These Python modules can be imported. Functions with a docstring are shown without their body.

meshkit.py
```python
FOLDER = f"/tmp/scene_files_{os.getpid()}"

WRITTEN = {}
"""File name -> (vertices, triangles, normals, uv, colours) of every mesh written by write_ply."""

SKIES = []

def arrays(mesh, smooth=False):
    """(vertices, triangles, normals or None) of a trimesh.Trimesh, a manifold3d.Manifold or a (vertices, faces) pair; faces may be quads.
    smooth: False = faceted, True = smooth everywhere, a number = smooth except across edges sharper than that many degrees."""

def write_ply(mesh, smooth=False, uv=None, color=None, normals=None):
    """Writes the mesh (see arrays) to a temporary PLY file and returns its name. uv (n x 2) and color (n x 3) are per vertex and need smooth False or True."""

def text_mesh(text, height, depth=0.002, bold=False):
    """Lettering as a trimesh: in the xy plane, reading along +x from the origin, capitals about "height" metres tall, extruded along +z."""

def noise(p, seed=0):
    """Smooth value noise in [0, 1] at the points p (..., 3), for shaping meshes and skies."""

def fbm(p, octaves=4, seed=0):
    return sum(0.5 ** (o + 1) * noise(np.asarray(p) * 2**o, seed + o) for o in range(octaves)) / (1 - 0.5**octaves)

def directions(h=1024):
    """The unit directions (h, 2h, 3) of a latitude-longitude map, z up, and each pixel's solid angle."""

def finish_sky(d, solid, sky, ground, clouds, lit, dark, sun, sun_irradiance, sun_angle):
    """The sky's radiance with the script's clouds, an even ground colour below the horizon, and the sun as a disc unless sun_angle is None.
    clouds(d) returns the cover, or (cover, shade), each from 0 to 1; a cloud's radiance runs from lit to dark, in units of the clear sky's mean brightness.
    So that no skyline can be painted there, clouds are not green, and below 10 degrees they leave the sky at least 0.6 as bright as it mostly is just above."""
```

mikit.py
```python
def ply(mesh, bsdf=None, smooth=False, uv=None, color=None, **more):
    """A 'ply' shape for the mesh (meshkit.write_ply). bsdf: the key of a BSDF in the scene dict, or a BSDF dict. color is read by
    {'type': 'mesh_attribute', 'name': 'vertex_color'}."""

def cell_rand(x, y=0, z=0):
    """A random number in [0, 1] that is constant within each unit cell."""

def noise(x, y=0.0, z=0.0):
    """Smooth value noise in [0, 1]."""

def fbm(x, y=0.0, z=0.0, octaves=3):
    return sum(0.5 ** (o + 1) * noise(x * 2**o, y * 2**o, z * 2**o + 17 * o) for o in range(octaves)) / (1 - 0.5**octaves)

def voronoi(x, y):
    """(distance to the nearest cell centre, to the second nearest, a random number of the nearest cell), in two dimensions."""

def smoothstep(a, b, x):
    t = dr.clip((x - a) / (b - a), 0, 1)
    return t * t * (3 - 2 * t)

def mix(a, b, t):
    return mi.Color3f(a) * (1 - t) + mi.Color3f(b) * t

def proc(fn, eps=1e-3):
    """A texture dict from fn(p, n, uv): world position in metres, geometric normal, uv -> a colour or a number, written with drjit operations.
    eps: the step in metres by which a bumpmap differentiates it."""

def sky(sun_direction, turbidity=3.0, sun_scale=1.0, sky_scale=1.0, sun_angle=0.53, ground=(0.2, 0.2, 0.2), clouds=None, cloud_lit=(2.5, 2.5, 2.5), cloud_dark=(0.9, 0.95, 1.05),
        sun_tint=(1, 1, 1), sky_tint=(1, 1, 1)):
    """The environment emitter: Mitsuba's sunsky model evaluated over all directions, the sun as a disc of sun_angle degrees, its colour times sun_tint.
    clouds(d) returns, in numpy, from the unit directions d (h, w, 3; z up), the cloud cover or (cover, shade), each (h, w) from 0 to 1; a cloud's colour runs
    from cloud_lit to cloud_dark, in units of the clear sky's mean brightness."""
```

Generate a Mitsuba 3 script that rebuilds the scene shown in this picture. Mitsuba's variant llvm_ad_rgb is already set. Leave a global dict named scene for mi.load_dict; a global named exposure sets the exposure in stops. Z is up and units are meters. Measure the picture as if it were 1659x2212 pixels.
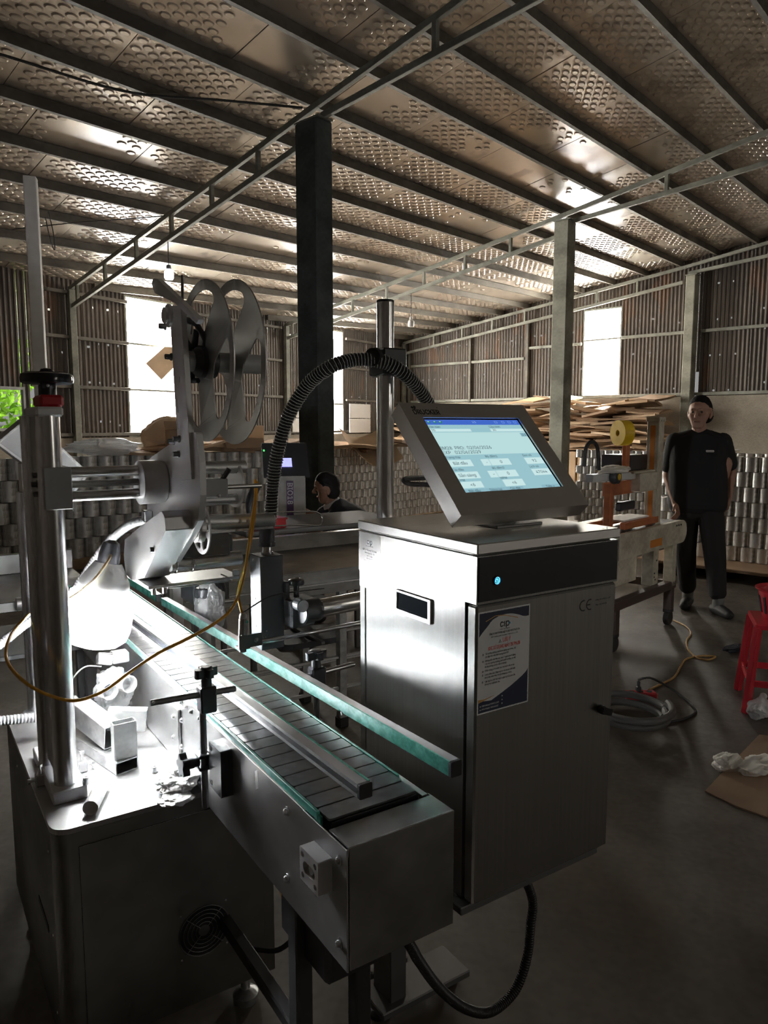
import math, random
import numpy as np, trimesh, manifold3d as m3, shapely
from shapely.geometry import Polygon, Point, LineString, box as sbox
from shapely import affinity
import drjit as dr, mitsuba as mi, mikit, meshkit

T = mi.ScalarTransform4f
scene, labels = {}, {}
rng = random.Random(7)
nrg = np.random.default_rng(7)

# ---------------------------------------------------------------- camera, sky, daylight, exposure
exposure = 0.2
scene['camera'] = {'type': 'perspective', 'fov': math.degrees(2 * math.atan(829.5 / 1600)), 'fov_axis': 'x', 'near_clip': 0.05, 'far_clip': 200.0,
                   'to_world': T().look_at(origin=[0, 0, 1.5], target=(0.5466, 0.8293, 1.3839), up=[0, 0, 1])}


def overcast(d):
    return np.ones(d.shape[:2]), 0.25 * meshkit.fbm(d * 3, 3)


scene['sky'] = mikit.sky((0.3, 0.5, 0.6), turbidity=4, sun_scale=0.0, sky_scale=1.6, ground=(0.25, 0.27, 0.2), clouds=overcast, cloud_lit=(1.5, 1.5, 1.48), cloud_dark=(1.1, 1.1, 1.1))
DAYLIGHT = (88.0, 84.0, 75.0)      # bright overcast day behind the milky window sheets
DAY_BACK = (6.0, 5.6, 5.0)       # shaded side of the hall
LAMP = (260.0, 269.0, 282.0)    # the work lamp on the label applicator
LAMP_FAR = (40.0, 40.0, 40.0)   # the lit bulb under the roof


# ---------------------------------------------------------------- materials
def rgb(*c):
    return {'type': 'rgb', 'value': list(c)}


def mat(name, base, rough=0.5, metal=0.0, two=False, **k):
    b = base if isinstance(base, dict) else rgb(*base)
    d = {'type': 'principled', 'base_color': b, 'roughness': rough, 'metallic': metal, **k}
    scene[name] = {'type': 'twosided', 'bsdf': d} if two else d
    return name


def steel(name, refl, au, av, bump=None):
    d = {'type': 'roughconductor', 'material': 'none', 'specular_reflectance': refl if isinstance(refl, dict) else rgb(*refl), 'alpha_u': au, 'alpha_v': av, 'distribution': 'ggx'}
    scene[name] = {'type': 'twosided', 'bsdf': d}
    return name


def brushed(lo, hi, fu, fv):
    def fn(p, n, uv):
        s = mikit.fbm(uv.x * fu, uv.y * fv, 0.0, 3)
        b = mikit.fbm(uv.x * 5, uv.y * 5, 3.0, 3)
        return mikit.mix(lo, hi, dr.clip(0.65 * s + 0.5 * b - 0.05, 0, 1))
    return mikit.proc(fn)


def mottled(lo, hi, f, f2=None, k=0.5):
    f2 = f2 or f * 7

    def fn(p, n, uv):
        a = mikit.fbm(p.x * f, p.y * f, p.z * f, 4)
        b = mikit.noise(p.x * f2, p.y * f2, p.z * f2)
        return mikit.mix(lo, hi, dr.clip((a - 0.5) * 2.2 + 0.5 + (b - 0.5) * k, 0, 1))
    return mikit.proc(fn)


steel('cabinet_steel', brushed((.40, .40, .39), (.56, .56, .55), 260, 3), .22, .065)
steel('lid_steel', brushed((.50, .49, .47), (.64, .63, .61), 3, 260), .16, .30)
steel('worn_steel', mottled((.26, .26, .25), (.44, .44, .43), 9, 60, .3), .15, .12)
mat('slat_steel', mottled((.11, .112, .115), (.20, .203, .206), 14, 90, .4), .27, .6)
steel('monitor_steel', (.74, .72, .69), .28, .28)
mat('frame_dark', (.022, .022, .022), .5)
mat('frame_brown', (.065, .042, .034), .6)
steel('table_steel', mottled((.46, .46, .46), (.72, .72, .72), 6, 40, .3), .34, .34)
steel('side_steel', mottled((.30, .30, .29), (.54, .54, .53), 5, 45, .25), .20, .20)
steel('chrome', (.74, .74, .74), .06, .06)
steel('satin', (.66, .67, .68), .22, .22)
steel('reel_steel', mottled((.52, .52, .51), (.68, .68, .67), 8, 60, .2), .20, .24)
steel('dark_steel', (.22, .22, .22), .3, .3)
steel('tin', (.82, .81, .78), .14, .17)
steel('galvanised', mottled((.40, .41, .41), (.62, .63, .62), 30, 120, .4), .35, .35)
mat('anodised', (.72, .73, .74), .40, .25)
mat('grey_enamel', (.36, .37, .38), .42)
mat('light_grey_paint', mottled((.42, .42, .40), (.58, .58, .56), 5), .55)
mat('black_plastic', (.018, .018, .02), .38)
mat('black_satin', (.025, .027, .03), .45)
mat('black_gloss', (.010, .011, .013), .16)
mat('panel_black', (.020, .022, .027), .30)
mat('rubber', (.02, .02, .02), .6)
mat('red_plastic', (.42, .025, .03), .35)
mat('stool_red', (.55, .03, .04), .4)
mat('yellow_cable', (.72, .36, .03), .4)
mat('amber_cable', (.46, .27, .09), .45)
mat('tape_yellow', (.80, .50, .02), .3)
mat('green_rail', mottled((.04, .30, .20), (.10, .47, .36), 45, 200, .5), .35)
mat('green_strip', mottled((.04, .30, .22), (.08, .42, .33), 45, 200, .4), .35)
mat('white_plastic', (.78, .78, .77), .4)
mat('white_paint', mottled((.72, .71, .67), (.86, .85, .81), 4, 60, .5), .5)
mat('conduit_grey', (.17, .175, .18), .45)
mat('hose_grey', (.075, .072, .066), .55)
mat('cream_paint', mottled((.40, .36, .28), (.62, .58, .48), 7, 50, .6), .55)
mat('orange_paint', mottled((.34, .09, .03), (.50, .16, .05), 6, 50, .4), .5)
mat('orange_mark', (.62, .22, .03), .5)
mat('paper', (.78, .76, .71), .7)
mat('ink_navy', (.02, .03, .07), .5)
mat('ink_black', (.02, .02, .022), .5)
mat('ink_red', (.62, .03, .03), .5)
mat('ink_cyan', (.05, .40, .62), .5)
mat('ink_gold', (.62, .36, .12), .4)
mat('ink_white', (.74, .75, .77), .5)
mat('sticker_white', (.84, .86, .88), .35)
mat('bag_white', (.86, .87, .88), .45, two=True)
scene['matt_black'] = {'type': 'diffuse', 'reflectance': rgb(.006, .007, .008)}
mat('concrete_column', mottled((.17, .17, .14), (.32, .32, .27), 4, 40, .4), .85)
mat('dark_column', mottled((.035, .045, .045), (.075, .09, .088), 4, 40, .4), .8)
mat('beam_paint', mottled((.13, .135, .115), (.24, .245, .21), 5, 40, .4), .6)
mat('purlin_paint', mottled((.055, .05, .042), (.11, .10, .082), 3, 30, .5), .65)
mat('bare_wood', mottled((.20, .13, .08), (.34, .24, .15), 7, 40, .5), .75)
scene['wrap'] = {'type': 'twosided', 'bsdf': {'type': 'principled', 'base_color': rgb(.72, .74, .76), 'roughness': .25, 'metallic': 0.0, 'specular': .8}}
scene['wrap_thin'] = {'type': 'principledthin', 'base_color': rgb(.80, .82, .84), 'roughness': .22, 'spec_trans': .55, 'diff_trans': .9, 'eta': 1.4}
scene['clear_glass'] = {'type': 'thindielectric', 'int_ior': 1.5}
CARD = ((.36, .24, .15), (.46, .31, .19), (.29, .19, .12), (.52, .38, .25))
for i, c in enumerate(CARD):
    mat(f'cardboard_{i}', mottled(tuple(v * .85 for v in c), c, 5, 60, .3), .8, two=True)
mat('skin', (.36, .20, .14), .5)
mat('skin_dark', (.26, .14, .095), .5)
mat('hair', (.010, .009, .009), .8, specular=.2)
mat('black_cloth', (.010, .010, .011), .85)
mat('navy_cloth', (.012, .015, .022), .85)
mat('dark_trousers', (.013, .012, .012), .85)
mat('sock_grey', (.16, .16, .15), .9)
mat('shoe_dark', (.016, .016, .016), .6)


# ---------------------------------------------------------------- mesh helpers
def cat(*ms):
    ms = [m for a in ms for m in (a if isinstance(a, (list, tuple)) else [a])]
    return trimesh.util.concatenate(ms) if len(ms) > 1 else ms[0]


_HULL = {}


def bx(x0, x1, y0, y1, z0, z1, b=0.0):
    """A box from corner to corner, chamfered by b metres."""
    x0, x1 = min(x0, x1), max(x0, x1); y0, y1 = min(y0, y1), max(y0, y1); z0, z1 = min(z0, z1), max(z0, z1)
    c = np.array([(x0 + x1) / 2, (y0 + y1) / 2, (z0 + z1) / 2]); h = np.array([x1 - x0, y1 - y0, z1 - z0]) / 2
    if b <= 0:
        return trimesh.creation.box(extents=2 * h, transform=trimesh.transformations.translation_matrix(c))
    b = min(b, 0.45 * h.min())
    pts = []
    for sx in (-1, 1):
        for sy in (-1, 1):
            for sz in (-1, 1):
                s = np.array([sx, sy, sz])
                for k in range(3):
                    q = h.copy(); q[(k + 1) % 3] -= b; q[(k + 2) % 3] -= b
                    pts.append(s * q)
    pts = np.array(pts)
    if 'box' not in _HULL:
        ref = []
        for sx in (-1, 1):
            for sy in (-1, 1):
                for sz in (-1, 1):
                    for k in range(3):
                        q = np.ones(3); q[(k + 1) % 3] -= .2; q[(k + 2) % 3] -= .2
                        ref.append(np.array([sx, sy, sz]) * q)
        hull = trimesh.convex.convex_hull(np.array(ref))
        idx = [int(np.argmin(((np.array(ref) - v) ** 2).sum(1))) for v in hull.vertices]
        _HULL['box'] = np.array(idx)[hull.faces]
    return trimesh.Trimesh(pts + c, _HULL['box'], process=False)


def frame(o, ux, uy, uz=None):
    ux = np.array(ux, float); ux /= np.linalg.norm(ux)
    uy = np.array(uy, float); uy -= ux * (uy @ ux); uy /= np.linalg.norm(uy)
    uz = np.cross(ux, uy)
    M = np.eye(4); M[:3, 0], M[:3, 1], M[:3, 2], M[:3, 3] = ux, uy, uz, o
    return M


def moved(m, M):
    m = m.copy(); m.apply_transform(M); return m


def basis(d):
    d = np.array(d, float); d /= np.linalg.norm(d)
    a = np.cross(d, [0, 0, 1] if abs(d[2]) < .9 else [1, 0, 0]); a /= np.linalg.norm(a)
    return a, np.cross(d, a), d


def lathe(p0, d, prof, n=28, caps=True):
    """Revolves prof = [(radius, distance along d)] about the axis through p0 along d."""
    a, b, d = basis(d)
    t = np.arange(n) * 2 * np.pi / n
    ring = np.cos(t)[:, None] * a + np.sin(t)[:, None] * b
    v = np.vstack([np.array(p0) + ring * max(r, 1e-5) + d * h for r, h in prof])
    f = []
    for k in range(len(prof) - 1):
        for i in range(n):
            j = (i + 1) % n
            f += [(k * n + i, k * n + j, (k + 1) * n + j), (k * n + i, (k + 1) * n + j, (k + 1) * n + i)]
    if caps:
        f += [(0, i + 1, i) for i in range(1, n - 1)]
        o = (len(prof) - 1) * n
        f += [(o, o + i, o + i + 1) for i in range(1, n - 1)]
    m = trimesh.Trimesh(v, np.array(f), process=False)
    return m


def cyl(p0, p1, r, n=24, r2=None, c=0.0):
    p0, p1 = np.array(p0, float), np.array(p1, float)
    L = np.linalg.norm(p1 - p0); r2 = r if r2 is None else r2
    prof = [(r - c, 0), (r, c), (r2, L - c), (r2 - c, L)] if c > 0 else [(r, 0), (r2, L)]
    return lathe(p0, p1 - p0, prof, n)


def ringtube(p0, d, ro, ri, L, n=28):
    return lathe(p0, d, [(ri, 0), (ro, 0), (ro, L), (ri, L), (ri, 0)], n, caps=False)


def spline(pts, n=12):
    P = np.array(pts, float)
    if len(P) < 3:
        return P
    Q = np.vstack([2 * P[0] - P[1], P, 2 * P[-1] - P[-2]])
    out = []
    for i in range(1, len(Q) - 2):
        for t in np.arange(n) / n:
            a, b, c, d = Q[i - 1], Q[i], Q[i + 1], Q[i + 2]
            out.append(.5 * (2 * b + (c - a) * t + (2 * a - 5 * b + 4 * c - d) * t * t + (3 * b - a - 3 * c + d) * t ** 3))
    return np.vstack([out, P[-1]])


def sweep(P, R, n=12):
    """A tube along the points P; R a radius or one per point."""
    P = np.array(P, float); R = np.broadcast_to(R, len(P))
    tan = np.gradient(P, axis=0); tan /= np.linalg.norm(tan, axis=1, keepdims=True) + 1e-12
    a = basis(tan[0])[0]; t = np.arange(n) * 2 * np.pi / n; v = []
    for p, d, r in zip(P, tan, R):
        a = a - d * (a @ d); a /= np.linalg.norm(a); b = np.cross(d, a)
        v.append(p + r * (np.cos(t)[:, None] * a + np.sin(t)[:, None] * b))
    f = []
    for k in range(len(P) - 1):
        for i in range(n):
            j = (i + 1) % n
            f += [(k * n + i, k * n + j, (k + 1) * n + j), (k * n + i, (k + 1) * n + j, (k + 1) * n + i)]
    o = (len(P) - 1) * n
    f += [(0, i + 1, i) for i in range(1, n - 1)] + [(o, o + i, o + i + 1) for i in range(1, n - 1)]
    return trimesh.Trimesh(np.vstack(v), np.array(f), process=False)


def tube(pts, r, n=10, k=10):
    return sweep(spline(pts, k), r, n)


def resample(P, step):
    P = np.array(P); s = np.r_[0, np.cumsum(np.linalg.norm(np.diff(P, axis=0), axis=1))]
    q = np.linspace(0, s[-1], max(3, int(s[-1] / step)))
    return np.stack([np.interp(q, s, P[:, i]) for i in range(3)], 1)


def ribbed(pts, r, pitch, depth, n=16):
    """A corrugated hose along a spline through pts."""
    P = resample(spline(pts, 16), pitch / 4)
    R = r + depth * np.array([1, .45, -.9, .45])[np.arange(len(P)) % 4]
    return sweep(P, R, n)


def flat(poly, th, o, ux, uy, z0=0.0):
    """A shapely polygon in the plane (o, ux, uy), extruded th along its normal."""
    gs = [g for g in getattr(poly, 'geoms', [poly]) if g.area > 1e-10]
    M = frame(o, ux, uy)
    return cat([moved(trimesh.creation.extrude_polygon(g, th, engine='earcut'), M @ trimesh.transformations.translation_matrix([0, 0, z0])) for g in gs])


def rrect(x0, y0, x1, y1, r=0.005, q=4):
    return sbox(x0 + r, y0 + r, x1 - r, y1 - r).buffer(r, quad_segs=q)


def words(text, h, o, ux, uy, th=0.0004, bold=False, width=None, centre=False):
    m = meshkit.text_mesh(text, h, th, bold)
    w = m.bounds[1][0]
    if width:
        m.apply_scale([width / w, 1, 1]); w = width
    if centre:
        m.apply_translation([-w / 2, 0, 0])
    return moved(m, frame(o, ux, uy))


def uvs(m):
    """Unshared triangles with u along the horizontal of each face and v across it, for the grain of brushed steel."""
    v = m.vertices[m.faces].reshape(-1, 3); n = np.repeat(np.abs(m.face_normals), 3, 0)
    ax = n.argmax(1)
    uv = np.where((ax == 0)[:, None], v[:, [1, 2]], np.where((ax == 1)[:, None], v[:, [0, 2]], v[:, [0, 1]]))
    return trimesh.Trimesh(v, np.arange(len(v)).reshape(-1, 3), process=False), uv


# ---------------------------------------------------------------- entries and labels
COUNT = {}


def numbered(name):
    k = COUNT.get(name, 0); COUNT[name] = k + 1
    return name if k == 0 else f'{name}_{k:03d}'


def thing(name, label=None, category=None, group=None, kind=None):
    key = numbered(name); labels[key] = {}
    for k, v in (('label', label), ('category', category), ('group', group), ('kind', kind)):
        if v: labels[key][k] = v
    return key


def put(parent, name, mesh, m, smooth=35, label=None, kind=None, grain=False, **more):
    """One part (parent given) or one whole thing's mesh (name None: parent is the thing's key)."""
    key = numbered(f'{parent}__{name}') if name else parent
    if grain:
        g, uv = uvs(mesh)
        scene[key] = mikit.ply(g, m, False, uv=uv, **more)
    else:
        scene[key] = mikit.ply(mesh, m, smooth, **more)
    if label or kind:
        labels[key] = {**labels.get(key, {}), **({'label': label} if label else {}), **({'kind': kind} if kind else {})}
    return key


def copy(parent, name, source, M, kind=None):
    key = numbered(f'{parent}__{name}') if name else parent
    base = scene[source]
    scene[key] = {**base, 'to_world': T(np.asarray(M, float).tolist())}
    return key


def glow(c):
    return {'emitter': {'type': 'area', 'radiance': rgb(*c)}}


def boltmesh(p, d, r, L, n=10):
    """A button-head bolt: washer and dome."""
    return lathe(p, d, [(r * 1.5, 0), (r * 1.5, L * .25), (r, L * .3), (r * .95, L * .75), (r * .55, L)], n)
# ---------------------------------------------------------------- the building: p along the purlins, s up the trusses towards the eave wall, z up
BO = np.array([3.641, 6.679, 0.0]); BP = (0.9709, 0.2394, 0); BS = (-0.2394, 0.9709, 0)
BP, BS = np.array(BP), np.array(BS)


def B(p, s, z):
    return BO + p * BP + s * BS + np.array([0, 0, z])


def chord(p, s):
    return 4.62 - .012 * p - .196 * s + .0075 * p * s if s > 0 else 4.62 - .012 * p - .19 * s + .004 * p * s


def bbox(p0, p1, s0, s1, z0, z1, b=0.0):
    return moved(bx(p0, p1, s0, s1, z0, z1, b), frame(BO, BP, BS))


def eave_s(p):
    return 5.55 + (7.2 - 5.55) / 9.43 * p


PG, SB, PB = 9.55, -14.0, -7.5     # gable wall, far eave wall, back wall
SR = -6.6                          # ridge


def roof_z(p, s):
    return chord(p, s) + .137 if s >= SR else 2 * chord(p, SR) - chord(p, 2 * SR - s) * 0 - (chord(p, SR) - chord(p, SR) + .19 * (SR - s)) - chord(p, SR) + .137


def floor_col(p, n, uv):
    a = mikit.fbm(p.x * 1.3, p.y * 1.3, 0.0, 5); b = mikit.fbm(p.x * 9, p.y * 9, 2.0, 3); c = mikit.noise(p.x * 60, p.y * 60, 0.0)
    t = dr.clip((a - .5) * 2.0 + .5 + (b - .5) * .5 + (c - .5) * .25, 0, 1)
    return mikit.mix((.055, .046, .036), (.125, .108, .088), t)


def wall_col(p, n, uv):
    a = mikit.fbm(p.x * 1.1, p.y * 1.1, p.z * .8, 4); b = mikit.noise(p.x * 40, p.y * 40, p.z * 3)
    c = mikit.smoothstep(.62, .72, mikit.fbm(p.x * 5, p.y * 5, p.z * 1.2, 4))
    return mikit.mix(mikit.mix((.034, .027, .022), (.072, .058, .047), dr.clip((a - .5) * 2 + .5 + (b - .5) * .6, 0, 1)), (.11, .058, .034), c * .6)


def block_col(p, n, uv):
    a = mikit.fbm(p.x * 2, p.y * 2, p.z * 2, 4); b = mikit.noise(p.x * 45, p.y * 45, p.z * 45)
    return mikit.mix((.25, .22, .18), (.40, .36, .30), dr.clip((a - .5) * 2 + .5 + (b - .5) * .5, 0, 1))


def foil_col(p, n, uv):
    big = mikit.fbm(p.x * .5, p.y * .5, 7.0, 3)
    dirt = mikit.smoothstep(.60, .75, mikit.fbm(p.x * 3, p.y * 3, 4.0, 4))
    c = mikit.mix((.54, .465, .385), (.70, .62, .53), dr.clip((big - .5) * 2 + .5, 0, 1))
    return mikit.mix(c, (.24, .20, .165), dirt * .5)


def foil_rough(p, n, uv):
    return .26 + .14 * mikit.fbm(p.x * 1.6, p.y * 1.6, 1.0, 3)


mat('floor_concrete', mikit.proc(floor_col), .55)
mat('corrugated', mikit.proc(wall_col), .55, .15, two=True)
mat('block_wall', mikit.proc(block_col), .9)
mat('roof_foil', mikit.proc(foil_col), mikit.proc(foil_rough), .62, two=True)
mat('zinc', (.30, .29, .27), .5, .5)

labels['floor'] = {'kind': 'structure', 'label': 'dusty grey concrete floor of the workshop'}
scene['floor'] = mikit.ply(bbox(PB, PG + .3, SB, 8.2, -.12, 0), 'floor_concrete')

# corrugated wall sheets, each a part; real openings for windows and real nail holes
def sheet(o, d, length, z0, ztop, holes=(), t=.018, pitch=.0762):
    """A corrugated sheet from o along d (unit, horizontal), from height z0 to the function ztop(x); holes: (x, z) of torn nail holes."""
    nx = int(round(length / (pitch / 6)))
    xs = np.linspace(0, length, nx + 1)
    out = np.array([d[1], -d[0], 0.0])
    prof = np.clip(np.sin(xs * 2 * np.pi / pitch) * 1.6, -1, 1) * t / 2
    zs = sorted({0.0, 1.0})
    hz = sorted({z for _, z in holes})
    rows = [z0] + [v for z in hz for v in (z - .016, z + .016)] + [None]
    V, F = [], []
    for z in rows:
        for x, q in zip(xs, prof):
            V.append(np.array(o) + d * x + out * q + np.array([0, 0, ztop(x) if z is None else z]))
    n = nx + 1
    for r in range(len(rows) - 1):
        for i in range(nx):
            if r % 2 == 1:
                zc = hz[r // 2]
                if any(abs(zz - zc) < 1e-6 and xs[i] - .007 <= hx <= xs[i + 1] + .007 for hx, zz in holes):
                    continue
            a = r * n + i
            F += [(a, a + 1, a + n + 1), (a, a + n + 1, a + n)]
    return trimesh.Trimesh(np.array(V), np.array(F), process=False)


def span_sheets(key, o, d, x0, x1, zbase, ztop, openings, holes, width=.84):
    """Sheets side by side along a wall; openings (xa, xb, za, zb) are left free, with sheets above and below where there is room."""
    cuts = sorted({x0, x1, *[v for a, b, _, _ in openings for v in (a, b) if x0 < v < x1]})
    for a, b in zip(cuts[:-1], cuts[1:]):
        op = next((q for q in openings if q[0] - 1e-6 <= a and b <= q[1] + 1e-6), None)
        n = max(1, round((b - a) / width)); w = (b - a) / n
        for k in range(n):
            xa = a + k * w
            for lo, hi in ([(zbase, None)] if op is None else [(zbase, op[2]), (op[3], None)]):
                top = (lambda x, xa=xa: ztop(xa + x)) if hi is None else (lambda x, hi=hi: hi)
                if top(w / 2) - lo < .06:
                    continue
                hs = [(hx - xa, hz) for hx, hz in holes if xa + .02 < hx < xa + w - .02 and lo + .05 < hz < top(w / 2) - .05] if hi is None and op is None else []
                put(key, 'corrugated_sheet', sheet(o + d * xa, d, w - .004, lo, top, hs), 'corrugated', smooth=False)


E0, E1 = B(0, eave_s(0), 0), B(9.43, eave_s(9.43), 0)
ED = (E1 - E0) / np.linalg.norm(E1 - E0)
EK = 1 / (ED @ BP)                       # metres along the eave wall per metre of p


def eave_top(x):
    p = x / EK
    return roof_z(p, eave_s(p)) + .02


def E(p, z, off=0.0):
    return E0 + ED * p * EK + np.array([0, 0, z]) + off * np.array([ED[1], -ED[0], 0])


holes_e = [(p * EK, z) for p, z in [(-0.9073, 3.2764), (-0.5739, 3.2017), (-0.3282, 3.1622), (0.4059, 3.3258), (0.6774, 3.3265), (0.8561, 3.3283), (0.3022, 2.7222), (0.4812, 2.7312), (0.6562, 2.7325), (0.8357, 2.7338), (-0.147, 2.5804), (0.2967, 2.1531), (0.4679, 2.1471), (0.7374, 2.1379), (0.4538, 1.5428), (0.6305, 1.536), (0.8119, 1.5291), (3.322, 3.4014), (3.5272, 3.3992), (4.124, 3.4488), (4.323, 3.444), (4.5266, 3.4392), (5.0192, 3.3523), (5.2396, 3.3367), (4.0785, 2.2987), (4.2785, 2.2896), (4.4831, 2.2803), (5.0618, 2.6389), (5.33, 2.6266), (7.1487, 3.4525), (7.3504, 3.4505), (7.5372, 3.4468), (7.1925, 2.1858), (7.491, 2.1741)]]
holes_e = [(x, round(z / .06) * .06) for x, z in holes_e]
wl = thing('wall_left', 'long side wall of rusty brown corrugated sheets over a low block wall', kind='structure')
openings_e = [(-2.1 * EK, -.80 * EK, 1.46, 2.0), (-.67 * EK, -.55 * EK, 1.5, 2.06), (.99 * EK, 1.96 * EK, 1.33, 3.56), (5.95 * EK, 6.83 * EK, 1.31, 3.60)]
span_sheets(wl, E0, ED, PB * EK, 9.72 * EK, 1.31, eave_top, openings_e, holes_e)
M = frame(E0, ED, [-ED[1], ED[0], 0])
put(wl, 'block_base', moved(bx(PB * EK, 9.75 * EK, -.03, .14, 0, 1.31, .004), M), 'block_wall')
for z in (.0, .72, 1.45, 2.1):
    zz = 1.36 + z
    for a, b in ([(PB, 9.5)] if z < .2 else [(PB, -2.1), (-.5, .99), (1.96, 4.7), (6.9, 9.5)]):
        put(wl, 'girt', moved(bx(a * EK, b * EK, -.075, -.02, zz - .025, zz + .025, .004), M), 'purlin_paint')

# gable wall at p = PG
G0 = B(PG, 0, 0)
holes_g = [(6.2285, 3.4252), (6.0233, 3.4447), (5.8353, 3.4426), (5.6639, 3.4304), (5.4528, 3.4264), (5.2589, 3.4344), (5.0814, 3.4432), (4.694, 3.4576), (4.3431, 3.4525), (4.1648, 3.4495), (3.9763, 3.4352), (3.7191, 3.4978), (3.5495, 3.4946), (3.3821, 3.4914), (3.2059, 3.5074), (2.4348, 3.4739), (2.1743, 3.4717), (6.6123, 2.6555), (6.4302, 2.6595), (6.2354, 2.6514), (6.0435, 2.6548), (5.8543, 2.6582), (5.4836, 2.6647), (5.3022, 2.679), (5.1094, 2.6815), (4.7452, 2.6761), (4.1982, 2.6728), (4.0211, 2.6752), (3.7613, 2.736), (3.5902, 2.738), (2.3981, 2.689), (2.2121, 2.6797), (0.9589, 3.5801), (0.6828, 3.5725), (0.1569, 3.497), (1.0774, 2.9197), (0.7207, 2.9155), (1.0992, 2.2421), (0.7491, 2.2398), (0.2071, 2.2307), (-0.5451, 4.1414), (-0.8076, 4.1415), (-0.5462, 3.4576), (-0.8106, 3.4581), (-0.4517, 2.8149), (-0.629, 2.8124), (-0.9018, 2.8037), (-0.5446, 2.1447), (-0.8128, 2.145), (-1.3514, 3.5861), (-1.3932, 3.248), (-1.4319, 2.2668)]
holes_g = [(-s, round(z / .06) * .06) for s, z in holes_g]
wr = thing('wall_right', 'gable end wall of rusty brown corrugated sheets over a block wall', kind='structure')
GD = -BS


def gable_top(x):
    return roof_z(PG, -x) + .02


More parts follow.
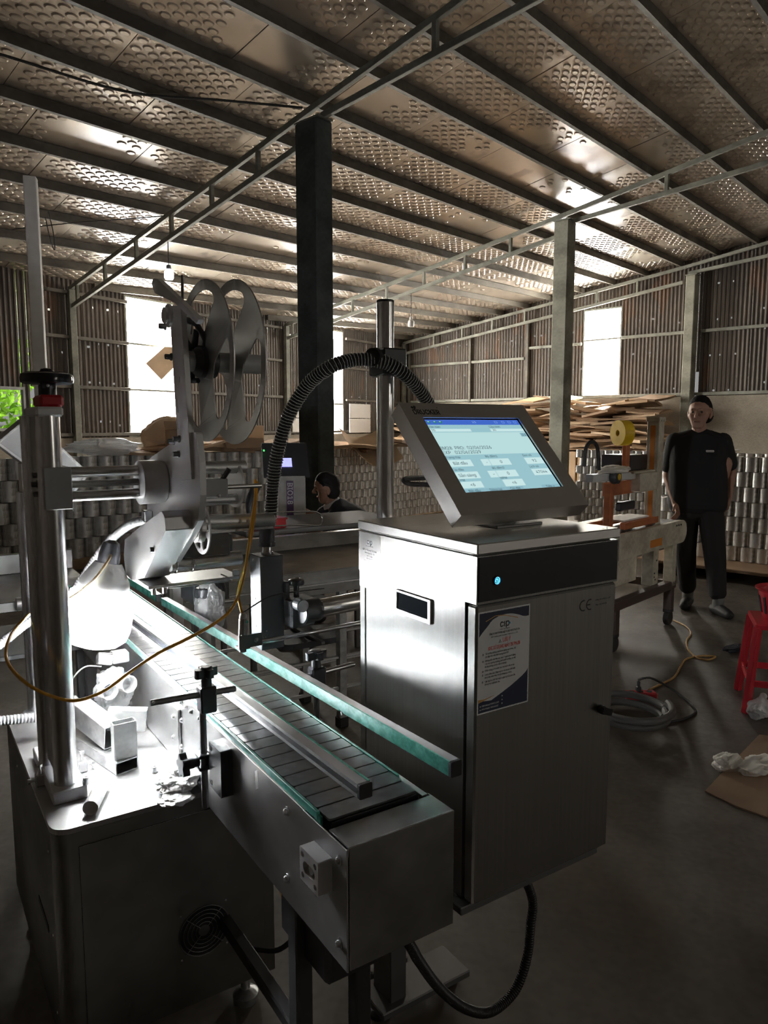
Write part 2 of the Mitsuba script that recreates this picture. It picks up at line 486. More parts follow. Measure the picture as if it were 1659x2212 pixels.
openings_g = [(-2.17, -1.34, 2.06, 3.90), (.20, .26, 2.06, 2.52), (6.5, 9.5, 0.0, 2.9)]
span_sheets(wr, G0, GD, -7.25, 6.5, 2.05, gable_top, openings_g[:2], holes_g)
MG = frame(G0, GD, BP)
put(wr, 'corrugated_sheet', sheet(G0 + GD * 6.5, GD, 3.0, 2.9, lambda x: gable_top(6.5 + x)), 'corrugated', smooth=False)
put(wr, 'corrugated_sheet', sheet(G0 + GD * 9.5, GD, 4.6, 0.0, lambda x: gable_top(9.5 + x)), 'corrugated', smooth=False)
put(wr, 'block_base', moved(bx(-7.25, 6.5, -.03, .15, 0, 2.06, .004), MG), 'block_wall')
for a, b, z in ((-7.0, -3.6, 3.0), (-3.5, -2.2, 3.22), (-1.3, .1, 3.28), (.3, 6.4, 3.28), (-7, 6.4, 2.10)):
    put(wr, 'girt', moved(bx(a, b, -.075, -.02, z - .03, z + .03, .004), MG), 'beam_paint')
for a in (-7.0, -5.1, -3.52):
    put(wr, 'upright', moved(bx(a - .035, a + .035, -.10, -.02, 2.06, gable_top(a) - .45, .004), MG), 'purlin_paint')

# window sheets: translucent panes lit by the day behind them, with their bars
def window(n, o, d, xa, xb, za, zb, bars, label, light=DAYLIGHT):
    k = thing(f'window_{n}', label, kind='structure')
    nrm = np.array([-d[1], d[0], 0])
    zs = [za, *bars, zb]
    for a, b in zip(zs[:-1], zs[1:]):
        m = flat(sbox(xa + .01, a + .012, xb - .01, b - .012), .004, o, d, [0, 0, 1])
        put(k, 'pane', m, 'white_plastic', smooth=False, **glow(light))
    for z in bars:
        put(k, 'bar', moved(bx(xa, xb, -.03, .02, z - .014, z + .014, .003), frame(o, d, nrm)), 'beam_paint')
    fr = sbox(xa - .02, za - .02, xb + .02, zb + .02).difference(sbox(xa + .01, za + .01, xb - .01, zb - .01))
    put(k, 'frame', flat(fr, .05, o, d, [0, 0, 1], -.03), 'beam_paint')


window(1, E0, ED, .99 * EK, 1.96 * EK, 1.33, 3.56, (2.08, 2.82), 'tall bright milky window in three panes behind the label reels')
window(2, E0, ED, 5.95 * EK, 6.83 * EK, 1.31, 3.60, (1.98,), 'tall bright milky window half hidden by the dark column')
window(3, G0, GD, -2.17, -1.34, 2.06, 3.90, (3.28,), 'bright milky window of two panes in the gable wall')
k = thing('window_4', 'small open window on the left with green leaves outside', kind='structure')
put(k, 'frame', flat(sbox(-2.14 * EK, 1.42, -.77 * EK, 2.04).difference(sbox(-2.1 * EK, 1.46, -.80 * EK, 2.0)), .06, E0, ED, [0, 0, 1], -.03), 'grey_enamel')

# remaining walls, outside the picture
w = thing('wall_back', 'corrugated wall behind the camera', kind='structure')
put(w, 'corrugated_sheet', sheet(B(PB, 8, 0), -BS, 22.0, 0, lambda x: roof_z(PB, 8 - x) + .02), 'corrugated', smooth=False)
w = thing('wall_front', 'far side wall with a wide open doorway', kind='structure')
FW_ = [(-4.6, -3.6, 1.33, 3.4), (.9, 1.9, 1.33, 3.4), (-1.2, .4, 0.0, 2.3)]
span_sheets(w, B(0, SB, 0), -BP, -9.6, 7.5, 0.0, lambda x: roof_z(-x, SB) + .02, FW_, [], 1.7)
window(5, B(0, SB, 0), -BP, -4.6, -3.6, 1.33, 3.4, (2.1, 2.8), 'tall bright window in the far side wall, behind the camera', DAY_BACK)
window(6, B(0, SB, 0), -BP, .9, 1.9, 1.33, 3.4, (2.1, 2.8), 'second tall bright window in the far side wall, behind the camera', DAY_BACK)

# roof: insulation panels between the purlins, each a part of the ceiling
ceil_key = thing('ceiling', 'sloping roof lined with worn patterned silver foil panels', kind='structure')


def slab(p0, p1, s0, s1, th=.012, sag=0.0):
    v = []
    for dz in (0, th):
        for p, s in ((p0, s0), (p1, s0), (p1, s1), (p0, s1)):
            v.append(B(p, s, roof_z(p, s) + dz - sag))
    f = [(0, 2, 1), (0, 3, 2), (4, 5, 6), (4, 6, 7)] + [q for i in range(4) for q in ((i, (i + 1) % 4, 4 + (i + 1) % 4), (i, 4 + (i + 1) % 4, 4 + i))]
    return trimesh.Trimesh(np.array(v), np.array(f), process=False)


OCT = [(math.cos(t), math.sin(t)) for t in np.arange(10) * 2 * np.pi / 10]


def cushions(p0, p1, s0, s1, sag):
    """Rows of flat oval foil cushions standing proud of a panel's underside, staggered; gone where the foil is worn smooth."""
    v, f = [], []
    for j in range(int(math.floor(s0 / .059)), int(math.ceil(s1 / .059)) + 1):
        for i in range(int(math.floor(p0 / .165)), int(math.ceil(p1 / .165)) + 1):
            p, s = (i + .5 * (j % 2)) * .165, j * .059
            if not (p0 + .04 < p < p1 - .04 and s0 + .03 < s < s1 - .03) or meshkit.fbm(np.array([p * .7 + 5, s * .9, 1.0]), 3) < .37 + .06 * rng.random():
                continue
            n = len(v); z = roof_z(p, s) - sag
            for k, dz in ((1.0, .0005), (.74, .0095)):
                v += [B(p + .054 * k * c, s + .0345 * k * d, roof_z(p + .054 * k * c, s + .0345 * k * d) - sag - dz) for c, d in OCT]
            f += [q for m_ in range(10) for q in ((n + m_, n + (m_ + 1) % 10, n + 10 + (m_ + 1) % 10), (n + m_, n + 10 + (m_ + 1) % 10, n + 10 + m_))]
            f += [(n + 10, n + 10 + m_, n + 11 + m_) for m_ in range(1, 9)]
    return trimesh.Trimesh(np.array(v), np.array(f), process=False) if v else None


S_LINES = [.15 + .68 * k for k in range(-10, 11)]
for i, s0 in enumerate(S_LINES[:-1]):
    s1 = S_LINES[i + 1]
    if s0 < -4.2:
        put(ceil_key, 'panel', slab(PB, PG + .2, s0 + .004, s1 - .004), 'roof_foil', smooth=False); continue
    off = (i * .37) % 1.0
    edges = [PB, -3.6 + off] + [-3.6 + off + 1.18 * k for k in range(1, 11)] + [PG + .2]
    edges = [e for e in edges if e < PG + .1] + [PG + .2]
    for a, b in zip(edges[:-1], edges[1:]):
        if b - a > .05 and s0 < eave_s(max(min(b, 9.5), PB)) + .3:
            sag = rng.uniform(0, .006)
            pk_ = put(ceil_key, 'panel', slab(a + .004, b - .004, s0 + .003, s1 - .003, sag=sag), 'roof_foil', smooth=False)
            if bm := cushions(a + .02, b - .02, s0 + .03, s1 - .03, sag):
                put(pk_, 'bubbles', bm, 'roof_foil', smooth=False, kind='stuff')
put(ceil_key, 'roof_sheet', slab(PB - .2, PG + .4, SR, 8.3, .01, -.03), 'zinc', smooth=False)
put(ceil_key, 'roof_sheet', slab(PB - .2, PG + .4, SB - .3, SR + .01, .01, -.03), 'zinc', smooth=False)

# purlins
ORD = 'first second third fourth fifth sixth seventh eighth ninth tenth eleventh twelfth thirteenth fourteenth fifteenth sixteenth seventeenth eighteenth nineteenth twentieth'.split()
for k, s in enumerate(S_LINES):
    if s < -5.5 or s > 7.0:
        continue
    pe = PB if s < 5 else max(PB, (s - 5.55) / .175 + .2)
    key = thing('roof_purlin', f'dark steel purlin under the foil roof, {ORD[sum(1 for v in S_LINES if s <= v <= 7.0) - 1]} up from the left wall', 'beam', 'roof purlins')
    a = [B(pe, s, chord(pe, s) + .08), B(PG, s, chord(PG, s) + .08)]
    d = a[1] - a[0]; L = np.linalg.norm(d)
    C_ = Polygon([(-.024, -.05), (.024, -.05), (.024, -.034), (.019, -.034), (.019, -.045), (-.019, -.045), (-.019, .045), (.019, .045), (.019, .034), (.024, .034), (.024, .05), (-.024, .05)])
    m = trimesh.creation.extrude_polygon(C_, L, engine='earcut')
    ux = np.array(BS); uz = d / L; uy = np.cross(uz, ux)
    MM = np.eye(4); MM[:3, 0], MM[:3, 1], MM[:3, 2], MM[:3, 3] = ux, uy, uz, a[0]
    put(key, None, moved(m, MM), 'purlin_paint', smooth=False)


# trusses: two chords and posts on the aisle side, splayed chords towards the ridge
def bar(a, b, w, h, up=(0, 0, 1)):
    a, b = np.array(a, float), np.array(b, float); d = b - a; L = np.linalg.norm(d)
    z = d / L; x = np.cross(up, z); x /= np.linalg.norm(x); y = np.cross(z, x)
    MM = np.eye(4); MM[:3, 0], MM[:3, 1], MM[:3, 2], MM[:3, 3] = x, y, z, a
    return moved(bx(-w / 2, w / 2, -h / 2, h / 2, 0, L, .004), MM)


for p, nm, gap in ((0, 'nearest truss, meeting the dark column', .30), (4.826, 'middle truss, meeting the grey concrete column', .30), (9.36, 'far truss along the gable wall', .30), (-4.9, 'truss overhead behind the camera', .30)):
    key = thing('roof_truss', f'painted two-chord roof truss, {nm}', 'truss')
    se = eave_s(p) - .05
    top = lambda s: B(p, s, chord(p, s) - .03)
    low = lambda s: B(p, s, chord(p, s) - gap)
    rl = lambda s: B(p, s, chord(p, 0) - .16 - .085 * s)     # lower chord towards the ridge
    put(key, 'top_chord', bar(top(-6.5), top(0), .05, .06), 'beam_paint')
    put(key, 'top_chord', bar(top(0), top(se), .05, .06), 'beam_paint')
    put(key, 'bottom_chord', bar(low(.05), low(se), .05, .06), 'beam_paint')
    put(key, 'bottom_chord', bar(rl(-6.5), rl(-.05), .05, .06), 'beam_paint')
    s = .95
    while s < se - .2:
        put(key, 'post', bar(low(s), top(s), .045, .045, BP), 'beam_paint'); s += .86
    for s in (-1.45, -3.0, -4.6):
        put(key, 'post', bar(rl(s), top(s), .05, .05, BP), 'beam_paint')

# columns
for p, w0, w1, top, m, lab in ((0, -.10, .25, 4.43, 'dark_column', 'dark green-black square column in the middle of the hall'),
                               (4.826, -.115, .16, 4.43, 'concrete_column', 'grey concrete column right of the screen'),
                               (9.36, -.24, -.02, 4.30, 'concrete_column', 'grey concrete column in the gable wall behind the standing man')):
    key = thing('column', lab, 'column')
    put(key, 'shaft', bbox(p - .11, p + .11, w0 + .02, w1 - .02, 0, top, .012), m)
    put(key, 'cap_plate', bbox(p - .10, p + .10, w0, w1, top, top + .02, .003), 'beam_paint')
for p in (0, 4.826, 9.36, -4.9):
    s = eave_s(p) - .09
    key = thing('wall_post', {0: 'thin grey steel post on the left wall, left of the tall window', 4.826: 'thin grey steel post on the left wall beside the dark column', 9.36: 'steel post in the far corner of the hall', -4.9: 'steel post on the side wall, out of view'}[p], 'post')
    put(key, None, bbox(p - .05, p + .05, s - .05, s + .04, 0, chord(p, s) - .05, .006), 'beam_paint')

# outside: a tree beyond the small window
tk = thing('tree', 'leafy green tree outside the small left window', 'tree')
put(tk, 'trunk', tube([E(-.2, 0, -2.9), E(-.15, 1.2, -2.9), E(.0, 2.6, -3.0)], .07), 'bare_wood')
scene['leaf'] = {'type': 'principledthin', 'base_color': rgb(.22, .42, .05), 'roughness': .5, 'diff_trans': 1.0, 'eta': 1.4}
lv, lf = [], []
for i in range(1300):
    c = E(rng.uniform(-1.5, 1.0), rng.uniform(1.2, 3.0), -2.4 + rng.uniform(-.5, .6)); a = nrg.normal(size=3); a /= np.linalg.norm(a); b = np.cross(a, nrg.normal(size=3)); b /= np.linalg.norm(b)
    L = rng.uniform(.08, .15); n = len(lv)
    lv += [c - a * L, c + b * L * .35, c + a * L, c - b * L * .35]; lf += [(n, n + 1, n + 2), (n, n + 2, n + 3)]
put(tk, 'foliage', trimesh.Trimesh(np.array(lv), np.array(lf), process=False), 'leaf', smooth=False, kind='stuff')
# ---------------------------------------------------------------- the inkjet coder: cabinet, tilted touch screen
X0, X1, Y0, Y1, Z0, Z1 = .927, 1.3396, 1.0785, 1.518, .523, 1.273
pr = thing('inkjet_printer', 'stainless steel inkjet coder cabinet with tilted touch screen on top', 'printer')
put(pr, 'lid', bx(X0 - .002, X1 + .002, Y0 - .003, Y1 + .002, 1.2515, Z1, .0022), 'lid_steel', grain=True)
put(pr, 'body', cat(flat(Polygon([(-Y0 - .001, 1.247), (-Y0 - .001, 1.152), (-1.114, 1.152), (-1.114, Z0), (-Y1 + .034, Z0), (-Y1 + .034, 1.152), (-Y1, 1.152), (-Y1, 1.247)]), X1 - X0, (X1, 0, 0), (0, -1, 0), (0, 0, 1)), bx(X0 + .006, X1 - .006, Y0 + .02, Y1 - .01, 1.245, 1.253)), 'cabinet_steel', grain=True)
put(pr, 'rear_panel', bx(X0 + .001, X1 - .001, Y1 - .030, Y1, Z0, 1.148, .005), 'cabinet_steel', grain=True, label='rear cover strip')
dr_ = put(pr, 'door', bx(X0, X1 - .003, Y0, 1.108, Z0, 1.149, .004), 'cabinet_steel', grain=True, label='brushed steel front door')
put(dr_, 'handle', cat(cyl((1.298, Y0 - .012, .862), (1.298, Y0, .862), .010, 18, c=.002), moved(bx(-.016, .020, -.012, -.004, -.008, .008, .003), trimesh.transformations.translation_matrix([1.298, Y0 - .008, .862]) @ trimesh.transformations.rotation_matrix(.35, [0, 1, 0]))), 'black_gloss', label='small black quarter-turn latch')
pn = put(pr, 'front_panel', bx(X0 + .0035, X1 - .0035, Y0 - .0015, Y0 + .003, 1.157, 1.2455, .0008), 'panel_black', label='dark front panel with the power button')
put(pr, 'sill', bx(X0 + .01, X1 - .01, Y0 + .004, Y0 + .05, 1.146, 1.156), 'black_plastic')
pb = (0.9764, 1.0785, 1.1961)
put(pr, 'power_button', cat(ringtube((pb[0], Y0 - .0015, pb[2]), (0, -1, 0), .0098, .0078, .003), cyl((pb[0], Y0 - .001, pb[2]), (pb[0], Y0 - .0022, pb[2]), .0078)), 'black_satin', label='round power button')
gl = cat(ringtube((pb[0], Y0 - .0022, pb[2]), (0, -1, 0), .0074, .0060, .0006),
         flat(Point(0, 0).buffer(.0040).difference(Point(0, 0).buffer(.0029)).difference(sbox(-.0012, 0, .0012, .006)).union(sbox(-.0005, -.0002, .0005, .0046)), .0006, (pb[0], Y0 - .0022, pb[2]), (1, 0, 0), (0, 0, 1)))
put(pr, 'button_light', gl, 'ink_cyan', smooth=False, label='glowing blue power symbol', **glow((.25, 2.2, 5.5)))
# status display on the left side
dq = [(0.927, 1.3533, 1.134), (0.927, 1.2212, 1.081)]
(_, dya, dza), (_, dyb, dzb) = dq
wf = put(pr, 'display_frame', flat(rrect(-dya, dzb, -dyb, dza, .003).difference(sbox(-dya + .006, dzb + .010, -dyb - .010, dza - .005)), .006, (X0 + .0005, 0, 0), (0, -1, 0), (0, 0, 1)), 'anodised', label='grey frame of the dark status window')
put(wf, 'window', flat(sbox(-dya + .004, dzb + .006, -dyb - .008, dza - .004), .003, (X0 + .0005, 0, 0), (0, -1, 0), (0, 0, 1)), 'matt_black')
# white sticker, left side
sq = [(0.927, 1.5143, 1.2454), (0.927, 1.4222, 1.2446), (0.927, 1.4206, 1.1115)]
sy, sz, sw, sh = sq[0][1], sq[0][2], sq[0][1] - sq[1][1], sq[0][2] - sq[2][2]
sy = min(sy, Y1 - .003)
st = put(pr, 'company_sticker', flat(rrect(0, -sh, sw, 0, .003), .0004, (X0, sy, sz), (0, -1, 0), (0, 0, 1)), 'sticker_white', smooth=False, label='white company sticker with black lettering')


def leftword(t, h, y, z, bold=False, width=None):
    return words(t, h, (X0 - .0004, y, z), (0, -1, 0), (0, 0, 1), .0002, bold, width, True)


put(st, 'lettering', cat(leftword('cıp', .0125, sy - sw / 2, sz - .026, True), leftword('Product  Trust  Solution', .0022, sy - sw / 2, sz - .0315), leftword('CIP Trading and Technical', .0040, sy - sw / 2, sz - .042, True, .062), leftword('Services Co., Ltd', .0040, sy - sw / 2, sz - .049, True), leftword('0333.113.688', .0027, sy - sw / 2, sz - .056), leftword('0343.168.587', .0027, sy - sw / 2, sz - .062),
    flat(sbox(-.025, 0, .025, .0003), .0002, (X0 - .0004, sy - sw / 2, sz - .066), (0, -1, 0), (0, 0, 1))), 'ink_black', smooth=False)
# notice on the door
nq = [(0.9301, 1.0785, 1.1375), (1.0692, 1.0785, 1.1364), (1.07, 1.0785, 0.9287), (0.9309, 1.0785, 0.9287)]
nx, nz = nq[0][0] + .001, nq[0][2] - .001
nw, nh = nq[1][0] - nq[0][0], nq[0][2] - nq[3][2]


def face(poly, th, dz, m, name, parent, **k):
    return put(parent, name, flat(poly, th, (nx, Y0 - dz, nz - nh), (1, 0, 0), (0, 0, 1)), m, smooth=False, **k)


no = face(sbox(0, 0, nw, nh), .0004, 0, 'sticker_white', 'notice', pr, label='printed notice with red Vietnamese heading on the door')
t = np.linspace(0, 1, 24)
top = Polygon([(.003, nh - .003)] + [(nw - .003, nh - .003)] + list(zip(nw - .003 - (nw - .006) * t, nh - .024 + .012 * np.sin(np.clip((t - .1) * 4.2, 0, np.pi)) - .026 * np.clip((t - .72) / .28, 0, 1) ** 1.5)))
bot = Polygon([(.003, .003), (nw - .003, .003), (nw - .003, .072)] + list(zip(nw - .003 - (nw - .006) * t, .072 - .048 * np.clip(t / .75, 0, 1) ** .75 + .004 * np.clip((t - .75) / .25, 0, 1))))
face(top, .0002, .0004, 'ink_navy', 'navy_print', no)
face(bot, .0002, .0004, 'ink_navy', 'navy_print', no)
gold = LineString([(.02, nh - .020), (.045, nh - .012), (.07, nh - .014), (.105, nh - .024)]).buffer(.0008).union(Polygon([(.003, .024), (.05, .034), (.02, .030), (.003, .031)]))
face(gold, .0002, .0005, 'ink_gold', 'gold_print', no)


def nt(text, h, x, z, bold=False, width=None, centre=True):
    return words(text, h, (nx + x, Y0 - .0005, nz - nh + z), (1, 0, 0), (0, 0, 1), .0002, bold, width, centre)


mid = nw / 2
k_ = nh / .222
face(Point(mid + .0135, nh - .034 * k_).buffer(.0022), .0002, .0008, 'ink_cyan', 'logo_drop', no)
put(no, 'black_print', cat(nt('cıp', .0135, mid, nh - .039 * k_, True), nt('Product  Trust  Solution', .0019, mid, nh - .0455 * k_), nt('CÔNG TY TNHH THƯƠNG MẠI VÀ DỊCH VỤ KĨ THUẬT CIP', .0037, mid, nh - .053 * k_, True, .083), nt('CIP Trading and Technical Services Co., Ltd', .0025, mid, nh - .059 * k_, True),
    *[nt(s, .0033, x, nh - z * k_, True, min(w, .088), False) for s, x, z, w in (
        ('Tắt và khởi động máy theo đúng quy trình, chỉ', .019, .0935, .082), ('rút điện khi máy đã ở trạng thái OFF.', .019, .1000, .064),
        ('Không tắt máy liên tục quá 3 ngày (khởi động', .019, .1085, .082), ('máy in và chạy không tải ít nhất 4 tiếng và tắt', .019, .1150, .082), ('đi nếu không có nhu cầu sử dụng).', .019, .1215, .058),
        ('Phải dừng vòi trước khi vệ sinh vòi phun.', .019, .1300, .080), ('Luôn đảm bảo rằng mực in và dung môi luôn', .019, .1385, .082), ('được lắp trên máy và lắp đúng quy cách.', .019, .1450, .072),
        ('Liên hệ cho CIP khi máy in gặp sự cố hoặc cần', .019, .1535, .082), ('hỗ trợ cài đặt bản tin.', .019, .1600, .040))]), 'ink_black', smooth=False)
put(no, 'bullets', cat(*[flat(Point(.0135, nh - (z - .0012) * k_).buffer(.0019).difference(Point(.0135, nh - (z - .0012) * k_).buffer(.0010)), .0002, (nx, Y0 - .0005, nz - nh), (1, 0, 0), (0, 0, 1)) for z in (.0935, .1085, .13, .1385, .1535)]), 'ink_black', smooth=False)
put(no, 'red_print', cat(nt('LƯU Ý', .0082, mid + .006, nh - .0725 * k_, True, .022), nt('KHI SỬ DỤNG MÁY IN PHUN', .0072, mid, nh - .0855 * k_, True, .086)), 'ink_red', smooth=False)
put(no, 'warning_sign', flat(Polygon([(-.0038, 0), (.0038, 0), (0, .0066)]).difference(Polygon([(-.0026, .0007), (.0026, .0007), (0, .0052)])).union(sbox(-.0003, .0014, .0003, .0036)), .0002, (nx + mid - .0115, Y0 - .0005, nz - .0728 * k_), (1, 0, 0), (0, 0, 1)), 'ink_black', smooth=False)
put(no, 'white_print', cat(nt('Liên hệ sản xuất: 0333.113.688', .0030, .012, .0155, True, .046, False), nt('Hỗ trợ kĩ thuật: 0343.168.587', .0030, .012, .0085, True, .044, False),
    *[flat(Point(x, z).buffer(.0014), .0002, (nx, Y0 - .0007, nz - nh), (1, 0, 0), (0, 0, 1)) for x, z in ((.008, .0165), (.008, .0095), (.066, .028), (.066, .020), (.066, .0125))]), 'ink_white', smooth=False)
# CE mark and print on the door
ce = (1.2247, 1.0785, 1.1042)
ring = Point(0, 0).buffer(.0125, quad_segs=16).difference(Point(0, 0).buffer(.0098, quad_segs=16))
cpoly = ring.difference(sbox(.004, -.02, .02, .02))
epoly = affinity.translate(cpoly.union(sbox(-.011, -.0013, .001, .0013)), .021, 0)
put(pr, 'approval_mark', cat(flat(cpoly.union(epoly), .0003, (ce[0] + .006, Y0, ce[2] + .006), (1, 0, 0), (0, 0, 1)), words('May in phun CIP', .0035, (ce[0] + .044, Y0, ce[2] + .012), (1, 0, 0), (0, 0, 1), .0003, width=.05), words('No. 20220606', .0032, (ce[0] + .046, Y0, ce[2] + .001), (1, 0, 0), (0, 0, 1), .0003, width=.036)), 'ink_black', smooth=False, label='dark printed CE mark')
for x, y in ((.934, 1.09), (.941, 1.087), (.948, 1.083), (1.30, 1.09), (1.31, 1.088)):
    put(pr, 'rivet', lathe((x, y, Z1), (0, 0, 1), [(.0016, 0), (.0014, .0006), (.0005, .001)], 8), 'satin')
# right side: black connector box, switch box with a red button, cable
rb = (1.6603, 1.3, 1.172)
put(pr, 'side_cowl', bx(X1, X1 + .055, 1.25, 1.36, 1.165, 1.252, .012), 'black_plastic', label='black side cowl')
put(pr, 'switch_box', bx(X1, X1 + .022, 1.12, 1.17, 1.055, 1.150, .004), 'black_plastic')
put(pr, 'stop_button', cyl((X1 + .022, 1.145, 1.10), (X1 + .045, 1.145, 1.10), .013, c=.004), 'red_plastic', label='red push button')
put(pr, 'side_cable', tube([(X1 + .02, 1.145, 1.06), (X1 + .032, 1.145, 1.03), (X1 + .034, 1.15, .9), (X1 + .028, 1.18, .7), (X1 + .02, 1.25, .45)], .003), 'rubber')
# stand below the cabinet
put(pr, 'stand', cat(bx(X0 - .02, X1 - .02, 1.09, 1.13, Z0 - .022, Z0 - .004, .002), bx(X0 - .02, X1 - .02, 1.47, 1.51, Z0 - .022, Z0 - .004, .002), bx(X0 + .0, X0 + .04, 1.09, 1.51, Z0 - .022, Z0 - .004, .002), bx(X1 - .06, X1 - .02, 1.09, 1.51, Z0 - .022, Z0 - .004, .002), bx(.955, 1.005, 1.42, 1.50, .03, Z0 - .01, .003), bx(.92, 1.20, 1.40, 1.52, .03, .05, .003)), 'dark_steel')
for x in (.95, 1.17):
    put(pr, 'foot', lathe((x, 1.46, 0), (0, 0, 1), [(.03, 0), (.03, .01), (.012, .016), (.010, .032)], 18), 'rubber')

# the tilted monitor: a = along the screen, u = up the screen, n = away from the viewer
MA, MU, MN = np.array([1, .0075, 0.]), np.array([-.0052, .6922, .7217]), np.array([-.0054, .7217, -.6922])
MO = np.array([.9789, 1.1924, 1.3129]); MW, MH = .3945, .332
MMON = frame(MO, MA, MU)                         # z of this frame points towards the viewer
MMON[:3, 2] = -MN / np.linalg.norm(MN)


def mon(m):
    return moved(m, MMON)


mo = put(pr, 'monitor', uvs(mon(flat(rrect(0, 0, MW, MH, .003).difference(sbox(.0465, .0592, .349, .2858)), .004, (0, 0, -.004), (1, 0, 0), (0, 1, 0))))[0], 'monitor_steel', smooth=False, label='tilted touch screen in a steel case')
put(mo, 'case', mon(cat(bx(0, MW, 0, .003, -.042, -.002, .001), bx(0, MW, MH - .003, MH, -.042, -.002, .001), bx(0, .003, 0, MH, -.042, -.002, .001), bx(MW - .003, MW, 0, MH, -.042, -.002, .001), bx(.001, MW - .001, .001, MH - .001, -.043, -.040, .001))), 'monitor_steel', grain=True)
put(mo, 'bezel', mon(flat(sbox(.044, .056, .352, .289).difference(sbox(.050, .0615, .3455, .2825)), .003, (0, 0, -.0098), (1, 0, 0), (0, 1, 0))), 'black_plastic', smooth=False)
logo = cat(mon(words('DRUCKER', .0145, (.026, .295, 0), (1, 0, 0), (0, 1, 0), .0005, True, .078)), mon(flat(shapely.union_all([Point(.031, .3165).buffer(.0036), Point(.0385, .3185).buffer(.0036), Point(.0365, .3125).buffer(.0028)]), .0005, (0, 0, 0), (1, 0, 0), (0, 1, 0))), mon(flat(Point(.1035, .3165).buffer(.0014), .0005, (0, 0, 0), (1, 0, 0), (0, 1, 0))))
put(mo, 'lettering', logo, 'ink_black', smooth=False)
put(pr, 'monitor_foot', cat(bx(1.10, 1.24, 1.215, 1.30, Z1, Z1 + .006, .002), bx(1.13, 1.21, 1.262, 1.285, Z1, 1.318, .004)), 'dark_steel')
put(pr, 'monitor_cable', tube([(1.0996, 1.36, 1.3448), (1.0546, 1.4, 1.3595), (1.015, 1.42, 1.3621), (0.9936, 1.42, 1.3695), (1.0016, 1.42, 1.3757), (1.0544, 1.4, 1.377), (1.0853, 1.36, 1.3749)], .006), 'black_plastic')

# what the screen shows: one glowing sheet of coloured quads and letters (u: 0..1 across, v: 0..1 up)
SX0, SX1, SY0, SY1 = .049, .3465, .0605, .2835
sv, sf, sc = [], [], []


def q(u0, v0, u1, v1, col, lay):
    n = len(sv)
    for u, v in ((u0, v0), (u1, v0), (u1, v1), (u0, v1)):
        sv.append((SX0 + u * (SX1 - SX0), SY0 + v * (SY1 - SY0), -.0058 + lay * .00012)); sc.append(col)
    sf.extend([(n, n + 1, n + 2), (n, n + 2, n + 3)])


def sw_(text, h, u, v, col, lay=4, centre=False, width=None, bold=False):
    m = meshkit.text_mesh(text, h, .00004, bold); w = m.bounds[1][0]
    if width: m.apply_scale([width / w, 1, 1]); w = width
    n = len(sv); x = SX0 + u * (SX1 - SX0) - (w / 2 if centre else 0); y = SY0 + v * (SY1 - SY0)
    for p in m.vertices:
        sv.append((p[0] + x, p[1] + y, -.0058 + lay * .00012 + p[2])); sc.append(col)
    sf.extend([tuple(f + n) for f in m.faces])


BG, PALE, BLUE, BOX, DK, BTN = (.27, .47, .52), (.42, .62, .62), (.045, .12, .50), (.50, .68, .68), (.03, .06, .08), (.22, .40, .46)
q(0, 0, 1, 1, BG, 0)
q(0, .925, 1, 1, BLUE, 1)
q(0, .63, 1, .815, PALE, 1)
q(0, .50, 1, .64, PALE, 1)
for u in (.025, .085, .14):
    q(u, .945, u + .03, .98, (.02, .16, .16), 2); q(u + .004, .962, u + .022, .976, (.25, .45, .45), 3)
sw_('1/1', .006, .5, .95, (.25, .42, .72), centre=True)
for u in (.74, .82, .89, .955):
    q(u - .016, .948, u + .016, .98, (.16, .30, .66), 2); q(u - .012, .953, u + .012, .975, BLUE, 3)
sw_('Văn bản', .0065, .01, .88, DK)
q(0, .825, .42, .865, BOX, 2); sw_('30', .0065, .02, .832, DK)
sw_('Cấu hình', .0065, .63, .88, DK)
q(.63, .825, 1, .865, BOX, 2); sw_('30', .0065, .65, .832, DK)
q(.93, .745, 1, .80, BTN, 2); sw_('Q Q', .006, .94, .757, DK)
sw_('BM28  PRO:  02/06/2026', .0095, .0, .575, DK, width=.155)
sw_('EXP   02/06/2029', .0095, .0, .515, DK, width=.115)
sw_('Trạng thái', .0066, .005, .455, DK); q(0, .345, .235, .435, BOX, 2); sw_('Bắt đầu', .0085, .115, .37, DK, centre=True)
sw_('Cài đầu', .0066, .005, .292, DK); q(0, .185, .235, .275, BOX, 2); sw_('Sẵn sàng', .0085, .115, .21, DK, centre=True)
sw_('CPM', .0066, .0, .155, DK); q(0, .065, .215, .148, BOX, 2); sw_('<6', .0085, .115, .088, DK, centre=True)
sw_('Bộ đếm1', .0066, .40, .455, DK); q(.335, .345, .415, .435, BOX, 2); q(.42, .345, .63, .435, BOX, 2); sw_('-', .0085, .37, .37, DK); sw_('0', .0085, .52, .372, DK)
sw_('Bộ đếm2', .0066, .40, .295, DK); q(.335, .185, .415, .275, BOX, 2); q(.42, .185, .63, .275, BOX, 2); sw_('-', .0085, .37, .21, DK); sw_('0', .0085, .52, .212, DK)
sw_('MPM', .0066, .42, .158, DK); q(.43, .06, .64, .150, BOX, 2); sw_('<6', .0085, .535, .088, DK, centre=True)
sw_('Gun số', .0066, .80, .455, DK); q(.80, .345, .995, .435, BOX, 2); sw_('92', .0085, .895, .372, DK, centre=True)
sw_('Lịch sử', .0066, .80, .295, DK); q(.80, .185, .995, .275, BOX, 2); sw_('47044', .0085, .895, .212, DK, centre=True)
q(0, 0, .205, .052, BTN, 2); q(.209, 0, .41, .052, BTN, 2); q(.414, 0, .60, .052, BTN, 2); q(.80, 0, 1, .052, BTN, 2)
